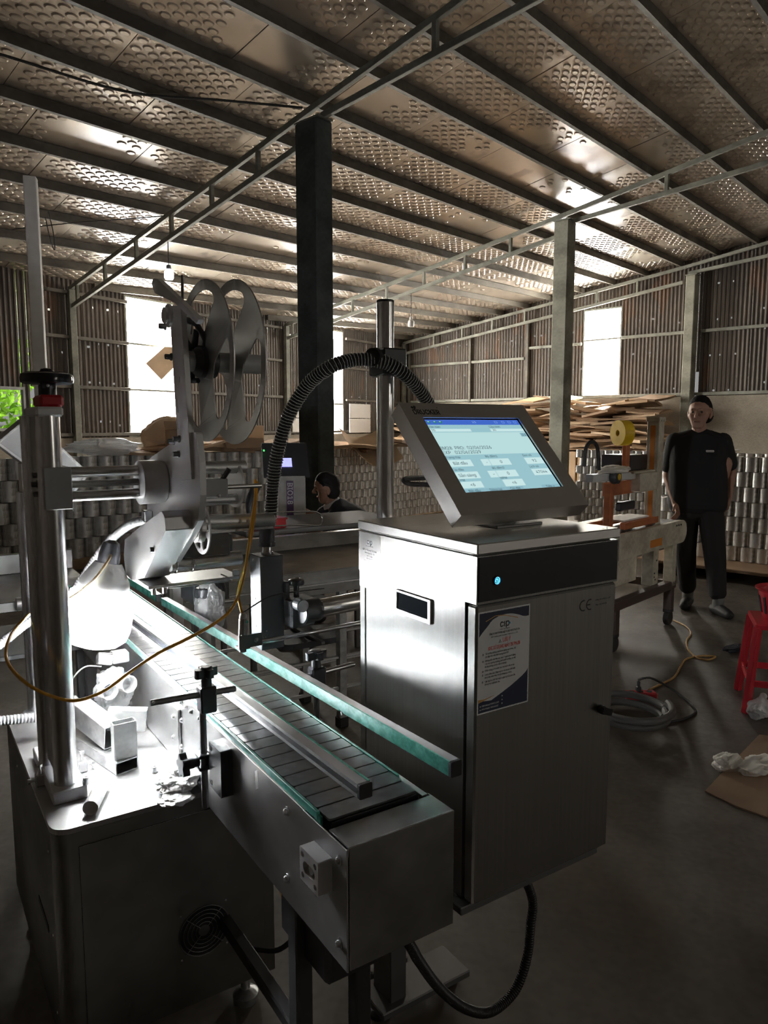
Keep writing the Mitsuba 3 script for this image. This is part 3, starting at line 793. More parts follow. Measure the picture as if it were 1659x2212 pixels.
for tx, u in (('Bắt đầu', .10), ('Dừng lại', .31), ('Cài đặt', .51), ('Tiếp >', .89)):
    sw_(tx, .0070, u, .013, DK, centre=True)
SM = trimesh.Trimesh(np.array(sv), np.array(sf), process=False)
put(mo, 'screen', mon(SM), 'black_gloss', smooth=False, color=np.array(sc), label='lit blue-green touch screen', emitter={'type': 'area', 'radiance': {'type': 'mesh_attribute', 'name': 'vertex_color'}})

# chrome post behind the cabinet, with the clamp for the hose
po = thing('hose_post', 'tall chrome post behind the coder with a black clamp', 'post')
PX, PY = 1.032, 1.56
put(po, 'tube', cyl((PX, PY, .05), (PX, PY, 1.800), .0215, 32), 'chrome')
put(po, 'cap', cyl((PX, PY, 1.799), (PX, PY, 1.806), .022, 28, c=.002), 'black_plastic')
put(po, 'base', bx(PX - .06, PX + .06, PY - .025, PY + .06, 0.0, .05, .004), 'dark_steel')
cz0, cz1 = 1.622, 1.688
put(po, 'clamp', cat(bx(PX - .028, PX + .042, PY - .036, PY + .034, cz0, cz1, .004)), 'black_satin', label='black clamp block')
put(po, 'clip', cat(tube([(PX - .025, PY - .03, cz1 - .003), (PX - .05, PY - .035, cz1 - .008), (PX - .062, PY - .04, cz1 - .020)], .0022, 8), tube([(PX - .025, PY - .03, cz0 + .004), (PX - .045, PY - .035, cz0 - .004), (PX - .062, PY - .04, cz0 - .008)], .0022, 8)), 'satin')
put(po, 'knob', cat(cyl((PX - .030, PY - .01, 1.655), (PX - .062, PY - .01, 1.655), .009), lathe((PX - .050, PY - .035, 1.662), (-.9, -.45, 0), [(.020, 0), (.024, .006), (.022, .018), (.012, .022)], 16)), 'black_gloss')

# print head on its arm
ph = thing('print_head', 'tall black print head box hanging over the guide rail', 'print head')
HX0, HX1, HY0, HY1, HZ0, HZ1 = 0.753, 0.8163, 1.71, 1.776, 0.9267, 1.17
HCX, HCY = (HX0 + HX1) / 2 + .004, 1.745
put(ph, 'housing', bx(HX0, HX1, HY0, HY1, HZ0, HZ1, .0015), 'black_satin')
put(ph, 'connector', cat(cyl((HCX, HCY, HZ1), (HCX, HCY, HZ1 + .006), .016), cyl((HCX, HCY, HZ1 + .004), (HCX, HCY, HZ1 + .024), .0135)), 'chrome', label='chrome connector')
put(ph, 'collar', cat(cyl((HCX, HCY, HZ1 + .020), (HCX, HCY, HZ1 + .078), .0200, 20, c=.002), cyl((HCX, HCY, HZ1 + .020), (HCX, HCY, HZ1 + .034), .0212, 20, c=.002)), 'black_plastic', label='black collar')
for y, z in ((1.745, HZ0 + .058), (1.745, HZ0 + .13), (1.755, HZ1 - .014)):
    put(ph, 'screw', lathe((HX0, y, z), (-1, 0, 0), [(.0035, 0), (.003, .0012), (.001, .002)], 10), 'satin')
for x, z in ((HX0 + .014, HZ0 + .05), (HX0 + .010, HZ0 + .034)):
    put(ph, 'screw', lathe((x, HY0, z), (0, -1, 0), [(.0028, 0), (.0024, .001), (.001, .0016)], 10), 'dark_steel')
ar = thing('head_arm', 'chrome tube with black clamp holding the print head', 'bracket')
TZ = 1.028
ta, tb = np.array((0.8904, 1.6618, 1.028)), np.array((1.0287, 1.6808, 1.028))
td_ = (tb - ta) / np.linalg.norm(tb - ta)
put(ar, 'tube', cyl(ta - td_ * .03, tb + td_ * .12, .0245, 32), 'chrome')
put(ar, 'clamp', cat(cyl(ta - td_ * .055, ta, .031, 28, c=.003), bx(HX1, .885, 1.665, 1.725, .985, 1.058, .004)), 'black_satin', label='black round clamp')
kn = np.array((0.8289, 1.625, 1.0513))
put(ar, 'side_knob', cat(cyl(kn + [0, .03, 0], kn, .0165, 24, c=.001), ), 'black_satin')
put(ar, 'knob_face', cyl(kn + [0, .0005, 0], kn - [0, .0012, 0], .0148, 28), 'satin', label='bright turned knob face')
kt = np.array((0.848, 1.7, 1.0958))
put(ar, 'top_knob', cat(cyl(kt - [0, 0, .04], kt, .0075), lathe(kt - [0, 0, .006], (0, 0, 1), [(.019, 0), (.021, .004), (.020, .013), (.012, .017)], 18)), 'black_gloss', label='black top knob')
put(ar, 'mount', bx(HX1 - .001, HX1 + .014, 1.70, 1.765, 1.035, 1.10, .003), 'black_satin')

# the hose from the clamp to the print head, and back to the cabinet
hp = [(HCX, HCY, HZ1 + .074)] + [tuple(v) for v in [(0.7956, 1.738, 1.2624), (0.7991, 1.725, 1.3584), (0.807, 1.7, 1.4527), (0.8245, 1.665, 1.5385), (0.8505, 1.62, 1.6014), (0.8775, 1.56, 1.6384), (0.9223, 1.545, 1.6535), (0.9585, 1.53, 1.6563)]] + [tuple(v) for v in [(0.9985, 1.51, 1.6513), (1.0431, 1.5, 1.6272), (1.095, 1.51, 1.5924), (1.1402, 1.52, 1.5477), (1.1659, 1.52, 1.4869), (1.1663, 1.5, 1.4047), (1.1482, 1.47, 1.3366)]]
ho = thing('hose', 'black ribbed umbilical hose arching from the print head to the clamp', 'hose')
put(ho, 'conduit', ribbed(hp, .0150, .0078, .0016, 18), 'black_plastic')
hq_ = resample(spline(hp, 16), .0011)
ha, hb, hd_ = basis(hq_[1] - hq_[0])
hel, aa = [], ha
for i_, (p_, q_) in enumerate(zip(hq_[:-1], hq_[1:])):
    d_ = (q_ - p_) / np.linalg.norm(q_ - p_); aa = aa - d_ * (aa @ d_); aa /= np.linalg.norm(aa); an_ = i_ * .0011 * 2 * math.pi / .0080
    hel.append(p_ + .0178 * (math.cos(an_) * aa + math.sin(an_) * np.cross(d_, aa)))
put(ho, 'spiral_wrap', sweep(np.array(hel), .0009, 5), 'wrap', label='clear spiral wrap glinting along the hose')
put(ho, 'tape', cat(sweep(spline(hp[:3], 6)[:6], [.0215, .0205, .0185, .0180, .0178, .0175], 16)), 'wrap_thin', label='clear tape round the hose end')

# photo sensor on its rod beside the print head
se = thing('photo_sensor', 'small chrome photo sensor on a thin rod over the rail', 'sensor')
sb_ = np.array((0.6554, 1.6, 0.9843)); stp = np.array((0.6582, 1.6, 1.052))
put(se, 'barrel', cat(cyl(sb_, stp, .0105, 22, c=.002)), 'chrome')
put(se, 'clear_cap', lathe(stp - [0, 0, .001], (0, 0, 1), [(.0095, 0), (.0085, .008), (.005, .013)], 16), 'white_plastic')
put(se, 'indicator', bx(stp[0] + .003, stp[0] + .009, stp[1] - .0112, stp[1] - .008, stp[2] - .012, stp[2] - .006), 'green_strip', label='small green indicator')
sr0, sr1 = np.array((0.7024, 1.6329, 0.975)), np.array((1.0091, 1.6492, 0.975))
put(se, 'bracket', cat(bx(sb_[0] - .013, sb_[0] + .045, sb_[1] - .012, sb_[1] - .010, sb_[2] - .003, sb_[2] + .028, .001), bx(sb_[0] - .013, sb_[0] + .014, sb_[1] - .013, sb_[1] + .013, sb_[2] - .006, sb_[2] - .001, .001), cyl(sb_ - [0, 0, .014], sb_, .0085)), 'dark_steel')
put(se, 'bolt', boltmesh((sb_[0] + .03, sb_[1] - .012, sb_[2] + .012), (0, -1, 0), .004, .005), 'satin')
put(se, 'rod', cyl(sr0, sr1 + (sr1 - sr0) * .25, .0062, 18), 'chrome')
put(se, 'cable', tube([stp + [0, 0, .012], (0.6799, 1.595, 1.0767), (0.7194, 1.59, 1.0948), (0.7741, 1.59, 1.0992), (0.8749, 1.6, 1.0952)], .0016, 6), 'rubber')
# ---------------------------------------------------------------- the slat conveyor: runs along y, belt between x .571 and .753, top at z .842
cv = thing('slat_conveyor', 'stainless slat-chain conveyor with a square end box towards the camera', 'conveyor')
CX0, CX1, CY0, CYE = .562, .776, .954, 3.42
eb = put(cv, 'end_box', cat(bx(CX0 + .001, CX1, CY0, CY0 + .004, .620, .8326, .003), bx(CX0 + .001, CX1, CY0, 1.021, .8290, .8326, .0016), bx(CX1 - .003, CX1, CY0, 1.03, .620, .8326, .0014), bx(CX0 + .012, CX1 - .004, CY0 + .001, CY0 + .0035, .826, .832)), 'worn_steel', grain=True, label='square steel end cover')
put(eb, 'rolled_edge', cyl((CX0 + .004, CY0 + .004, .8287), (CX1 - .003, CY0 + .004, .8287), .0040, 16), 'satin')
put(cv, 'end_plate', cat(bx(.572, .752, 1.027, 1.030, .79, .838, .001), bx(.572, .752, 1.000, 1.027, .80, .803, .001)), 'black_gloss', label='black plate behind the end cover')
for i in range(52):
    y = 1.034 + .0455 * i
    if y + .04 > CYE: break
    dz = 0.0 if i else -.0006
    put(cv, 'slat', cat(flat(rrect(.5715, y, .7525, y + .0426, .004, 2), .0042, (0, 0, .8378 + dz), (1, 0, 0), (0, 1, 0)), bx(.60, .72, y + .010, y + .034, .826, .838)), 'slat_steel', smooth=False)
put(cv, 'slide_bed', bx(.585, .74, 1.04, CYE, .795, .824), 'black_plastic')
sp = put(cv, 'side_plate', cat(bx(CX0 - .003, CX0, CY0 + .002, 1.633, .617, .829, .001), bx(CX0 - .003, CX0 + .006, 1.105, 1.633, .8275, .8305, .001)), 'side_steel', grain=True)
put(cv, 'side_plate', cat(bx(CX0 - .003, CX0, 1.637, CYE, .6365, .829, .001), bx(CX0 - .003, CX0 + .006, 1.637, CYE, .8275, .8305, .001)), 'side_steel', grain=True)
put(cv, 'side_plate', cat(bx(CX1 - .004, CX1 - .001, 1.03, 1.633, .617, .829, .001), bx(CX1 - .004, CX1 - .001, 1.637, CYE, .6365, .829, .001), bx(CX1 - .014, CX1 - .001, 1.03, CYE, .8275, .8305, .001)), 'side_steel', grain=True)
put(cv, 'edge_strip', cat(bx(.5625, .5690, 1.062, CYE, .829, .8445, .001), bx(.5640, .5690, 1.052, 1.075, .812, .840, .001)), 'green_strip', label='green plastic strip along the near side of the belt')
put(cv, 'edge_strip', bx(.7545, .760, 1.10, CYE, .829, .8435, .001), 'green_strip', label='green plastic strip along the far side of the belt')
put(cv, 'tape_scrap', flat(Polygon([(0, 0), (.012, .008), (.009, .045), (-.003, .038)]), .0004, (0.559, 1.3123, 0.778), (0, -1, 0), (0, 0, 1)), 'wrap', smooth=False, label='scrap of clear tape')
# bolts of the side plate
for y, z in ((1.17, .798), (1.173, .665), (.978, .802), (.979, .657)):
    put(cv, 'bolt', boltmesh((CX0 - .003, y, z), (-1, 0, 0), .0058, .008, 12), 'satin')
for y, z in [(1.7647, 0.8148), (1.7261, 0.8154), (1.6924, 0.8137), (1.6336, 0.8174), (1.6441, 0.6541), (1.7954, 0.6873)]:
    put(cv, 'bolt', boltmesh((CX0 - .003, y, z), (-1, 0, 0), .0048, .007, 12), 'satin')
# take-up bearing block
by0, by1, bz0, bz1 = 1.003, 1.068, .7325, .792
hol = [Point(-(by0 + .0105), bz0 + .0115).buffer(.0052), Point(-(by1 - .0105), bz0 + .0115).buffer(.0052), Point(-(by0 + .0105), bz1 - .0115).buffer(.0052), Point(-(by1 - .0105), bz1 - .0115).buffer(.0052), LineString([(-(by0 + .022), .762), (-(by1 - .022), .762)]).buffer(.0105)]
pl = rrect(-by1, bz0, -by0, bz1, .003)
for h in hol: pl = pl.difference(h)
bk = put(cv, 'bearing_block', cat(flat(pl, .027, (CX0 - .003, 0, 0), (0, -1, 0), (0, 0, 1)), bx(CX0 - .006, CX0 - .004, by0 + .002, by1 - .002, bz0 + .002, bz1 - .002)), 'anodised', smooth=20, label='grey aluminium take-up block with four bolt holes and a slot')
put(bk, 'shaft', cyl((CX0 - .004, 1.034, .762), (CX0 - .027, 1.034, .762), .0088, 20, c=.001), 'satin', label='shaft end in the slot')
for y in (by0 + .0105, by1 - .0105):
    for z in (bz0 + .0115, bz1 - .0115):
        put(bk, 'screw', ringtube((CX0 - .006, y, z), (-1, 0, 0), .0045, .0022, .012, 12), 'dark_steel')
# bracket to the machine base, legs
put(cv, 'mounting_bracket', cat(bx(.551, .5585, 1.775, 1.868, .6335, .792, .004)), 'side_steel', grain=True, label='bracket plate standing on the machine base')
for y, z in [(1.8111, 0.7624), (1.817, 0.706), (1.7442, 0.7755), (1.7512, 0.7047)]:
    put(cv, 'bolt', boltmesh((.551, y, z), (-1, 0, 0), .0048, .006, 12), 'satin')
for x in (.60, .735):
    put(cv, 'leg', bx(x - .018, x + .018, 1.19, 1.226, .03, .625, .003), 'frame_dark')
    put(cv, 'leg', bx(x - .02, x + .02, 3.2, 3.24, .03, .625, .003), 'frame_dark')
put(cv, 'cross_bar', bx(.60, .735, 1.19, 1.22, .18, .22, .003), 'frame_dark')
put(cv, 'cross_bar', bar((.60, 1.21, .30), (.62, 2.4, .26), .03, .03), 'frame_dark')
put(cv, 'underside_motor', bx(.60, .72, 1.10, 1.30, .47, .60, .01), 'black_plastic')
for x, y in ((.60, 1.208), (.735, 1.208), (.60, 3.22), (.735, 3.22)):
    put(cv, 'foot', lathe((x, y, 0), (0, 0, 1), [(.03, 0), (.03, .012), (.012, .018), (.012, .035)], 16), 'rubber')


# guide rails: aluminium profiles with green wear strips; y0/z0 near end, y1/z1 far end
def rail(label, x0, x1, y0, z0, y1, z1, h, side):
    k = thing('guide_rail', label, 'guide rail')
    a, b = np.array([(x0 + x1) / 2, y0, z0 - h / 2]), np.array([(x0 + x1) / 2, y1, z1 - h / 2])
    w = x1 - x0
    d = b - a; L = np.linalg.norm(d); yz = d / L
    F = frame(a, (1, 0, 0), yz)                       # local: x across, y along, z up
    prof = [(-w / 2, -h / 2), (w / 2, -h / 2), (w / 2, h / 2), (-w / 2, h / 2)]
    g = .0035
    s = -1 if side == 'right' else 1                  # the side that carries the slot
    P = sbox(-w / 2, -h / 2, w / 2, h / 2).difference(sbox(min(s * -w / 2, s * -w / 2 * .2), -g, max(s * -w / 2, s * -w / 2 * .2), g) if side == 'right' else sbox(w / 2 - .008, -g, w / 2 + .01, g))
    if side == 'right':
        P = sbox(-w / 2, -h / 2, w / 2 - .004, h / 2).difference(sbox(-w / 2 - .01, -g, -w / 2 + .009, g))
        strip = sbox(w / 2 - .004, -h / 2 + .001, w / 2, h / 2 + .0015)
    else:
        P = sbox(-w / 2 + .004, -h / 2, w / 2, h / 2).difference(sbox(w / 2 - .009, -g, w / 2 + .01, g))
        strip = sbox(-w / 2, -h / 2, -w / 2 + .004, h / 2 + .0005)
    ext = lambda poly, l0, l1: moved(trimesh.creation.extrude_polygon(poly, l1 - l0, engine='earcut'), F @ np.array([[1, 0, 0, 0], [0, 0, 1, l0], [0, 1, 0, 0], [0, 0, 0, 1]], float))

    def fixed(m):
        m.fix_normals(); return m
    put(k, 'profile', fixed(ext(P, .003, L)), 'satin', smooth=False)
    put(k, 'slot', fixed(ext(sbox(-w / 2 - .0002, -.0052, -w / 2 + .004, .0052) if side == 'right' else sbox(w / 2 - .004, -.004, w / 2 + .0002, .004), .004, L - .001)), 'black_plastic', smooth=False, label='dark slot along the rail')
    put(k, 'wear_strip', fixed(ext(strip, .002, L)), 'green_rail', smooth=False, label='green plastic wear strip')
    put(k, 'end_cap', fixed(ext(rrect(-w / 2 - .0005, -h / 2 - .0008, w / 2 + .0005, h / 2 + .0008, .003), -.004, .003)), 'black_plastic', smooth=False, label='black end cap')
    return k


r1 = rail('guide rail with dark slot above the near half of the belt', .608, .6325, 1.000, .9065, 2.95, .870, .0245, 'right')
r2 = rail('long guide rail with broad scuffed green face on the far side', .800, .824, .998, .8965, 2.735, .857, .0275, 'left')
r3 = rail('short far guide rail with green face, beyond the long one', .800, .824, 2.80, .856, 3.30, .850, .0275, 'left')
put(r2, 'screw', lathe((0.8, 1.3866, 0.8583), (-1, 0, 0), [(.005, 0), (.0045, .0012), (.002, .0016)], 12), 'satin', label='screw in the green strip')


def starknob(c, d, r, h, n=5):
    """A five-lobed knob with its top at c + d h."""
    t = np.linspace(0, 2 * np.pi, 60, endpoint=False)
    rad = r * (.82 + .18 * np.cos(n * t))
    P = Polygon(np.c_[rad * np.cos(t), rad * np.sin(t)])
    a, b, d = basis(d)
    return cat(flat(P, h * .5, c, a, b, h * .5), lathe(c, d, [(r * .42, 0), (r * .42, h * .5), (r * .6, h * .52)], 16))


def wingknob(c, d, wdir, r, h):
    a, _, d = basis(d); w = np.array(wdir, float)
    P = shapely.union_all([rrect(-r, -r * .30, r, r * .30, r * .2), rrect(-r * .30, -r * .8, r * .30, r * .8, r * .2), Point(0, 0).buffer(r * .48)])
    return cat(flat(P, h * .42, c, w, np.cross(d, w), h * .5), lathe(c, d, [(r * .44, 0), (r * .40, h * .5), (r * .5, h * .95), (r * .38, h)], 20))


nb = thing('rail_bracket', 'black rod bracket with two star knobs on the near side plate', 'bracket')
RX, RY = .530, 1.530
put(nb, 'vertical_rod', cyl((RX, RY, .652), (RX, RY, .905), .0076, 18, c=.001), 'dark_steel')
put(nb, 'cross_rod', cyl((0.4174, 1.53, 0.9171), (.607, RY, 0.9111), .0068, 18, c=.0008), 'dark_steel')
bc = (0.5403, 1.53, 0.892)
put(nb, 'clamp_block', bx(bc[0] - .018, bc[0] + .018, RY - .016, RY + .016, .872, .932, .003), 'black_plastic')
put(nb, 'top_knob', wingknob((bc[0], RY, .930), (0, 0, 1), (1, .25, 0), .0270, .045), 'black_plastic', label='black wing knob')
put(nb, 'rod_hole', lathe((0.4217, 1.521, 0.9201), (0, -1, 0), [(.0035, -.002), (.003, .0006)], 12), 'satin')
put(nb, 'foot', cat(bx(.536, CX0 - .003, 1.45, RY + .005, .746, .782, .003), flat(rrect(-1.505, .712, -1.435, .815, .004), .026, (CX0 - .003, 0, 0), (0, -1, 0), (0, 0, 1))), 'black_plastic', label='black mounting foot')
for z in (.724, .802):
    put(nb, 'foot_hole', ringtube((CX0 - .029, 1.494, z), (-1, 0, 0), .0062, .0040, .0012, 14), 'dark_steel')
put(nb, 'lower_clamp', cat(bx(RX - .016, .552, RY - .016, RY + .016, .772, .780, .002), bx(RX - .016, .552, RY - .016, RY + .016, .744, .752, .002), cyl((RX - .012, RY, .762), (RX - .030, RY, .762), .010, 16)), 'black_plastic')
put(nb, 'side_knob', starknob((RX - .024, RY, .762), (-1, 0, 0), .027, .030), 'black_plastic', label='black star knob')
fb = thing('rail_bracket', 'black rod bracket with knob on the far side, left of the cabinet', 'bracket')
fc = (0.862, 1.6226, 0.8625)
put(fb, 'clamp_block', cat(bx(fc[0] - .018, fc[0] + .022, fc[1] - .016, fc[1] + .016, .815, .890, .004)), 'black_plastic')
put(fb, 'top_knob', wingknob((fc[0], fc[1], .888), (0, 0, 1), (1, .15, 0), .030, .046), 'black_plastic')
put(fb, 'cross_rod', cyl((.822, fc[1], .868), (0.9766, 1.625, 0.8752), .0072, 18, c=.001), 'chrome')
put(fb, 'vertical_rod', cyl((fc[0], fc[1], .62), (fc[0], fc[1], .82), .0076, 18), 'dark_steel')
put(fb, 'foot', bx(CX1 - .001, fc[0] + .015, fc[1] - .02, fc[1] + .02, .70, .75, .004), 'black_plastic')

# hoses and cables hanging under the conveyor
hz = thing('drain_hose', 'thick black ribbed hose looping below the cabinet to the end box', 'hose')
put(hz, None, ribbed([(1.155, 1.23, .515), *[(1.2366, 1.22, 0.3574), (1.2277, 1.21, 0.2813), (1.2077, 1.2, 0.2102), (1.1601, 1.19, 0.1527), (1.075, 1.18, 0.1454), (0.9894, 1.17, 0.201), (0.9087, 1.16, 0.293), (0.8452, 1.15, 0.3917), (0.8177, 1.145, 0.4427)], (.72, 1.14, .62)], .0108, .006, .0009, 14), 'black_plastic')
ck = thing('motor_cable', 'black cable hanging under the conveyor beside the machine base', 'cable')
put(ck, None, tube([(0.6628, 1.6, 0.2086), (0.6857, 1.5, 0.2601), (0.686, 1.4, 0.3596), (0.6781, 1.32, 0.4548), (0.6819, 1.28, 0.5187)], .006), 'rubber')
ck = thing('motor_cable', 'thin brown cable hanging below the near side plate', 'cable')
put(ck, None, tube([(0.6637, 1.45, 0.4741), (0.6775, 1.44, 0.4125), (0.6869, 1.42, 0.3719), (0.698, 1.4, 0.3885), (0.6991, 1.36, 0.4559)], .003), 'amber_cable')
# ---------------------------------------------------------------- the label applicator: mast, arms, head with two reels
la = thing('label_applicator', 'label applicator head on a chrome mast with two slotted reels', 'label applicator')
TZ0 = .635
put(la, 'base_plate', bx(.252, .327, 1.755, 2.05, TZ0, TZ0 + .030, .002), 'anodised', label='thick base plate of the mast')
M1, M2 = (.2885, 1.802), (.272, 1.935)
for (x, y) in (M1, M2):
    put(la, 'mast_tube', cyl((x, y, TZ0 + .03), (x, y, 1.522), .0262 if (x, y) == M1 else .022, 32), 'chrome')
put(la, 'mast_spacer', bx(.268, .290, 1.81, 1.93, TZ0 + .05, 1.52), 'satin')
put(la, 'mast_cap', cat(bx(.262, .319, 1.774, 1.96, 1.519, 1.541, .005)), 'anodised', label='grey cap of the mast')
put(la, 'counter', cat(bx(.275, .326, 1.80, 1.90, 1.541, 1.568, .006)), 'red_plastic', label='dark red counter housing')
put(la, 'handwheel_hub', cat(cyl((.302, 1.86, 1.566), (.302, 1.86, 1.592), .0195, 20, c=.002), cyl((.302, 1.86, 1.590), (.302, 1.86, 1.606), .015, 18), bx(.286, .318, 1.842, 1.850, 1.582, 1.600, .003)), 'black_plastic')
put(la, 'handwheel', lathe((.302, 1.86, 1.594), (0, 0, 1), [(.045, .004), (.050, .0), (.056, .003), (.0575, .012), (.055, .022), (.045, .026), (.018, .024), (.012, .034), (.004, .036)], 40), 'black_gloss', label='black handwheel')
put(la, 'hub_screw', lathe((.300, 1.842, 1.590), (0, -1, 0), [(.004, 0), (.0036, .0015), (.001, .002)], 10), 'satin')
for dx, dy in ((-.012, .0), (.014, -.036), (-.012, .26)):
    put(la, 'base_bolt', cat(cyl((.312 + dx, 1.80 + dy, TZ0 + .03), (.312 + dx, 1.80 + dy, TZ0 + .042), .0085, 14), ringtube((.312 + dx, 1.80 + dy, TZ0 + .042), (0, 0, 1), .0075, .004, .005, 14)), 'satin')
# carriage block with bolts
put(la, 'carriage', cat(bx(.2695, .3275, 1.765, 1.96, 1.3135, 1.4075, .0015)), 'grey_enamel', label='grey clamp block on the mast')
for z in (1.345, 1.366, 1.388):
    put(la, 'carriage_bolt', cat(cyl((.2695, 1.83 + (.02 if z == 1.366 else 0), z), (.267, 1.83 + (.02 if z == 1.366 else 0), z), .010, 16), cyl((.267, 1.83 + (.02 if z == 1.366 else 0), z), (.256, 1.83 + (.02 if z == 1.366 else 0), z), .0062, 14)), 'dark_steel')
AY = 1.83
for z, r, m in ((1.392, .0125, 'chrome'), (1.364, .0085, 'galvanised'), (1.336, .0125, 'chrome')):
    put(la, 'arm', cyl((.322, AY, z), (.535, AY, z), r, 22), m)
put(la, 'arm_hub', lathe((.490, AY, 1.362), (1, 0, 0), [(.047, 0), (.0535, .002), (.0535, .048), (.051, .060)], 40), 'anodised', label='round grey hub')
# main plate (normal along x)
XP = .552
pp = [(1.9491, 1.4125), (1.9148, 1.4221), (1.6957, 1.4723), (1.6115, 1.4846), (1.5814, 1.4849), (1.5664, 1.419), (1.5664, 1.3482), (1.5862, 1.29), (1.6392, 1.247), (1.8237, 1.1298), (1.9539, 1.1078), (1.9851, 1.2657), (1.9753, 1.3406)]
plate = Polygon([(-y, z) for y, z in pp]).buffer(-.006).buffer(.006, quad_segs=6)
put(la, 'main_plate', flat(plate, .014, (XP + .014, 0, 0), (0, -1, 0), (0, 0, 1)), 'anodised', smooth=25, label='large grey aluminium plate')
for y, z in [(1.8124, 1.3995), (1.7887, 1.3477), (1.8447, 1.3147)]:
    put(la, 'plate_screw', ringtube((XP - .0012, y, z), (-1, 0, 0), .0062, .003, .0016, 14), 'satin')
# upright bar with its bolts, and the slanting head bar
ub = [(1.7094, 1.7758), (1.6448, 1.7672), (1.6412, 1.3794), (1.6578, 1.3732), (1.6909, 1.3711)]
ubp = Polygon([(-y, z) for y, z in [(1.7166, 1.7716), (1.639, 1.7615), (1.6004, 1.3819), (1.684, 1.3737), (1.689, 1.4565)]])
for cy_, cz_ in [(1.6792, 1.5532), (1.6778, 1.5344), (1.6816, 1.4968), (1.7046, 1.5981), (1.6612, 1.6022)]:
    ubp = ubp.difference(LineString([(-cy_, cz_ - .004), (-cy_, cz_ + .004)]).buffer(.003))
put(la, 'upright_bar', flat(ubp, .012, (.545 + .012, 0, 0), (0, -1, 0), (0, 0, 1)), 'anodised', smooth=25, label='upright flat bar carrying the reels')
hb = Polygon([(-y, z) for y, z in [(1.8107, 1.8349), (1.7948, 1.8431), (1.7628, 1.8369), (1.4939, 1.7145), (1.511, 1.7071), (1.6422, 1.7664), (1.788, 1.8081)]])
for cy_, cz_ in [(1.8, 1.8311), (1.7793, 1.8195)]:
    hb = hb.difference(Point(-cy_, cz_).buffer(.0035))
put(la, 'head_bar', flat(hb, .012, (.540 + .006, 0, 0), (0, -1, 0), (0, 0, 1)), 'anodised', smooth=25, label='slanting bar at the top')
bt = [(0.556, 1.659, 1.7701), (0.556, 1.6532, 1.8301)]
put(la, 'guide_pin', cyl(bt[0], bt[1], .0028, 10), 'dark_steel')
bcn = np.array((0.545, 1.7157, 1.7488))
put(la, 'flange', cat(lathe(bcn, (-1, 0, 0), [(.026, 0), (.026, .006), (.018, .008), (.018, .014), (.010, .016)], 26)), 'anodised', label='round bearing flange')
for y, z in [(1.712, 1.6561), (1.6745, 1.4695), (1.7119, 1.4636), (1.6813, 1.4345), (1.7491, 1.7287)]:
    put(la, 'bar_bolt', cat(cyl((.545, y, z), (.5425, y, z), .0085, 14), cyl((.5425, y, z), (.530, y, z), .0062, 14)), 'dark_steel')
# reel axis and reels
RC = np.array([0, 1.648, 1.643])


def reel(x, r):
    P = Point(0, 0).buffer(r, quad_segs=24)
    for k in range(3):
        a0 = math.radians(90 + 120 * k + 8)
        t = np.linspace(a0 - .72, a0 + .72, 20)
        win = Polygon(list(zip(.157 * r / .18 * np.cos(t), .157 * r / .18 * np.sin(t))) + [(.066 * math.cos(a0 + .30), .066 * math.sin(a0 + .30)), (.066 * math.cos(a0 - .30), .066 * math.sin(a0 - .30))])
        P = P.difference(win.buffer(-.018).buffer(.018, quad_segs=6))
    P = P.difference(Point(0, 0).buffer(.022))
    return flat(P, .003, RC + [x, 0, 0], (0, -1, 0), (0, 0, 1))


put(la, 'reel', reel(.600, .180), 'reel_steel', smooth=False, label='slotted steel reel disc nearer the bar')
put(la, 'reel', reel(.668, .187), 'reel_steel', smooth=False, label='slotted steel reel disc farther from the bar')
put(la, 'spindle', cat(cyl(RC + [.557, 0, 0], RC + [.735, 0, 0], .0225, 28, c=.002)), 'grey_enamel')
put(la, 'spindle_hub', cat(lathe(RC + [.600, 0, 0], (1, 0, 0), [(.045, 0), (.045, .004), (.036, .006), (.036, .022), (.028, .026)], 32), lathe(RC + [.602, 0, 0], (-1, 0, 0), [(.036, 0), (.036, .016), (.026, .030)], 28)), 'black_plastic', label='black reel hub')
put(la, 'brake_lever', cat(sweep([(0.585, 1.6529, 1.714), (0.582, 1.6701, 1.6661), (0.58, 1.6805, 1.6252), (0.58, 1.6889, 1.6026)], [.006, .0085, .0095, .009], 12), cyl((0.572, 1.7105, 1.6034), (0.59, 1.6676, 1.6019), .006)), 'black_gloss', label='black brake lever')
put(la, 'tension_arm', cat(sweep([(0.565, 1.6703, 1.7368), (0.58, 1.6378, 1.7241), (0.6, 1.6368, 1.6899), (0.6, 1.6562, 1.6349)], .007, 10), sweep([(0.57, 1.683, 1.6924), (0.575, 1.6676, 1.6758), (0.572, 1.6825, 1.625)], .006, 10)), 'black_satin')
sw1 = Polygon([(-y, z) for y, z in [(1.7192, 1.7433), (1.644, 1.7325), (1.6589, 1.7037), (1.6863, 1.7137)]])
put(la, 'spring_plate', flat(sw1, .003, (.575, 0, 0), (0, -1, 0), (0, 0, 1)), 'galvanised', smooth=False)


# rollers along x
def roll(px0, px1, y, z, r, m, name, label=None, n=26):
    put(la, name, cyl((px0, y, z), (px1, y, z), r, n, c=.0015), m, label=label)


